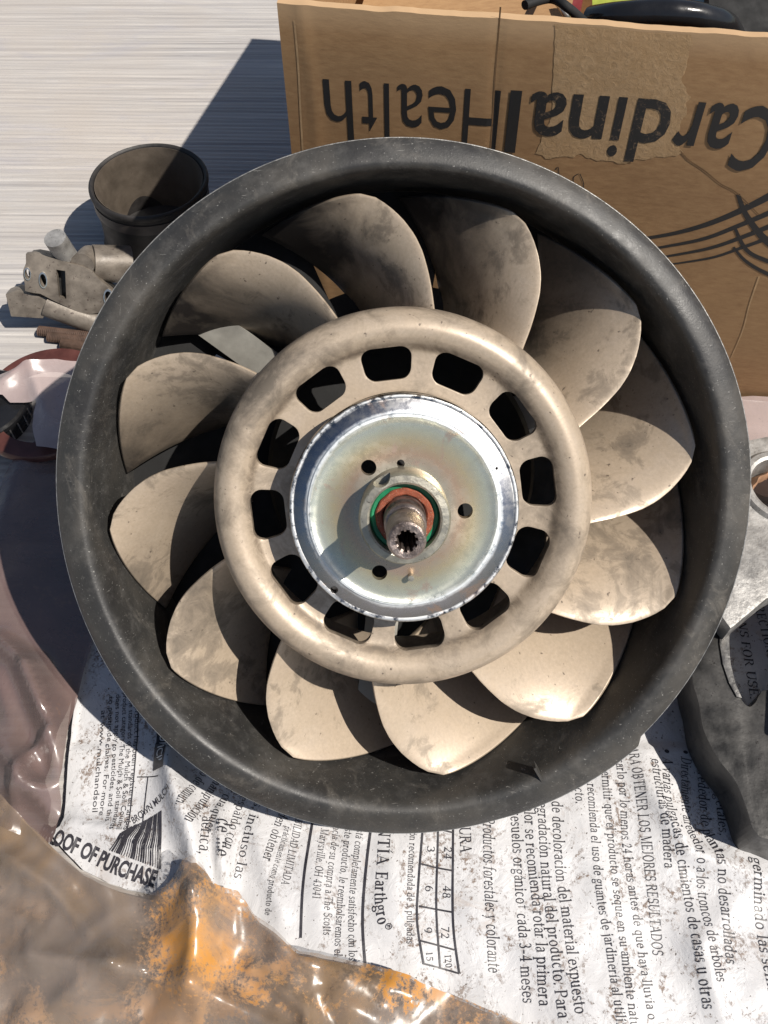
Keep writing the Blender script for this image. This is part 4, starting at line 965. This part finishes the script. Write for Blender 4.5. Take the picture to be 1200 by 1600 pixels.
for hx, hy, rx, ry in ((200, 405, 20, 36), (312, 450, 24, 46), (783, 578, 28, 50)):
    a_ = loc2(*c8(hx, hy)); rr = (loc2(*c8(hx + rx, hy))[0] - a_[0]); r2 = abs(loc2(*c8(hx, hy + ry))[1] - a_[1]); v, f = revolve([(1.0, 0), (1.0, .0009), (1.28, .0008), (1.35, -.0002)], 24, False)
    v = [(a_[0] + x * rr, a_[1] + y_ * r2, z) for x, y_, z in v]; oriented(build('hole_rim', v, f, M['steel'], br))
v, f = tube([Vector((loc2(*c8(405, 135))[0], loc2(*c8(405, 135))[1], .004)), Vector((loc2(*c8(462, 300))[0], loc2(*c8(462, 300))[1], -.008))], .0070, 24); oriented(build('tube', v, f, M['cast_grey'], br))
v, f = tube([Vector((*loc2(*c8(590, 345)), -.001)), Vector((*loc2(*c8(620, 330)), -.016))], .0078, 24); oriented(build('lug', v, f, M['cast_brown'], br))
v, f = tube([Vector((*loc2(*c8(640, 370)), -.012)), Vector((*loc2(*c8(900, 400)), -.020))], .0125, 24); oriented(build('pipe', v, f, M['cast_brown'], br))
v, f = tube([Vector((*loc2(*c8(320, 650)), -.008)), Vector((*loc2(*c8(720, 790)), -.006))], .0085, 24); oriented(build('sleeve', v, f, M['cast_brown'], br))
ob_ = [loc2(*c8(*p)) for p in ((30, 565), (110, 535), (330, 590), (330, 700), (300, 740), (70, 725))][::-1]; oriented(from_bm('foot', prism(ob_, -.016, -.003, .0006), M['cast_brown'], br, 30))
for q, (a_, b_) in enumerate((((60, 517), (150, 527)), ((75, 526), (150, 534)), ((96, 536), (150, 544)))):
    v, f = [], []
    P0, P1 = at(*a_, .004), at(*b_, .004); n_ = 60
    pts = [P0.lerp(P1, i / n_) for i in range(n_ + 1)]; rr = [.0030 + (.0007 if i % 2 else 0) for i in range(n_ + 1)]
    v, f = tube(pts, rr, 12); o = build('threaded_rod', v, f, M['rust'], None, 20)
    tag(o, ('rusty threaded rod lying against the bracket, uppermost of three', 'rusty threaded rod in the middle of the three below the bracket', 'rusty threaded rod nearest the plastic wrap, lowest of three')[q], 'rod', 'rusty rods beside the bracket')

# ---------------------------------------------------------------- drum at the left edge, under the wrap
dr = empty('brake_drum', at(40, 690, 0)); dc = at(72, 626, .016) - at(40, 690, 0)
tag(dr, 'red-brown round drum with black ribbed side, half under milky wrap at the left', 'drum')
rdm = .041
def shift(vs, p): return [(x + p[0], y_ + p[1], z) for x, y_, z in vs]
v, f = revolve([(.0300, .0165), (rdm * .97, .0165), (rdm, .0150), (rdm, .0120), (rdm * .95, .0120), (.0300, .0120)], 80); build('rim', shift(v, dc), f, M['maroon'], dr, 40)
dc2 = at(-10, 655, 0) - at(40, 690, 0)
v, f = revolve([(.0005, .019), (.024, .019), (.0255, .0175), (.0255, .0145), (.024, .0135), (.024, .001), (.0005, .001)], 64, False); build('ribbed_drum', shift(v, dc2), f, M['blackgloss'], dr, 30)
for q in range(26):
    a = R(360 / 26 * q); ca, sa = math.cos(a), math.sin(a); vs = []
    for s in (-.0004, .0004):
        for r_, h in ((.0238, .002), (.0246, .002), (.0246, .0132), (.0238, .0132)): vs.append((r_ * ca - s * sa + dc2.x, r_ * sa + s * ca + dc2.y, h))
    build('rib', vs, [(0, 1, 2, 3), (7, 6, 5, 4), (0, 4, 5, 1), (1, 5, 6, 2), (2, 6, 7, 3), (3, 7, 4, 0)], M['steel'], dr, 0)

# ---------------------------------------------------------------- aluminium casting at the right
ZC = .052
cs = empty('metal_casting', at(1250, 900, 0)); CO = at(1250, 900, 0)
tag(cs, 'grey cast housing with round bore and dark curved arm at the right edge', 'metal casting')
def cz(u, v_, z): p = at(u, v_, z) - CO; return (p.x, p.y)
cc_ = Vector(cz(1222, 762, ZC))
top = [(1142, 983), (1118, 950), (1108, 880), (1110, 780), (1130, 715), (1165, 688), (1205, 680), (1300, 684), (1400, 760), (1420, 860), (1300, 880), (1200, 934)]
P = [cz(u, v_, ZC) for u, v_ in top]
def ccw(P): return P if sum(a[0] * b[1] - b[0] * a[1] for a, b in zip(P, P[1:] + P[:1])) > 0 else P[::-1]
pl_ = from_bm('housing', prism(ccw(P), ZC - .016, ZC, .0020), M['cast_grey'], cs, 50)
v, f = tube([(cc_.x, cc_.y, ZC - .03), (cc_.x, cc_.y, ZC + .01)], .0165, 48); boolean(pl_, [build('cutter', v, f, None, cs)])
v, f = revolve([(.0164, ZC - .016), (.0164, ZC + .0016), (.0180, ZC + .0024), (.0205, ZC + .0022), (.0218, ZC + .0008), (.0225, ZC - .001)], 64, False); build('bore_collar', shift(v, cc_), f, M['cast_grey'], cs, 30)
v, f = revolve([(.0162, ZC - .014), (.0135, ZC - .008), (.0125, ZC - .0065), (.0118, ZC - .008), (.0120, ZC - .014)], 48, False, lambda r, h, a: r * (1 + .07 * math.sin(7 * a) * math.sin(3 * a))); build('torn_seal', shift(v, cc_), f, M['leaf'], cs, 30)
arm = [(1088, 1010), (1082, 1058), (1092, 1100), (1100, 1142), (1122, 1185), (1150, 1222), (1166, 1262), (1180, 1300), (1206, 1312), (1300, 1330), (1340, 1200), (1290, 1060), (1200, 1078), (1188, 1084), (1180, 1098), (1170, 1104), (1158, 1092), (1150, 1068), (1142, 1036), (1140, 1000), (1142, 970), (1120, 935)]
ZA = .036
P = smooth_prof([cz(u, v_, ZA) for u, v_ in arm], 5, True)
a_o = from_bm('arm', prism(ccw(P), .006, ZA, .0022), M['cast_dark'], cs, 50)
P = [cz(u, v_, ZA + .002) for u, v_ in [(1126, 972), (1142, 970), (1140, 1000), (1143, 1036), (1151, 1068), (1161, 1090), (1152, 1088), (1140, 1066), (1130, 1036), (1125, 1005)]]
from_bm('sunlit_edge', prism(ccw(P), ZA - .004, ZA + .0012, .0008), M['cast_mid'], cs, 40)  # paler strip added to paint the sunlit inner edge of the arm
P = [cz(u, v_, ZC) for u, v_ in [(1290, 880), (1330, 1000), (1330, 1180), (1400, 1180), (1440, 900), (1400, 840)]]
from_bm('shadow_wall', prism(ccw(P), .006, ZC + .034, .002), M['cast_grey'], cs, 40)  # unseen wall, added and shaped to shadow the arm and the bag
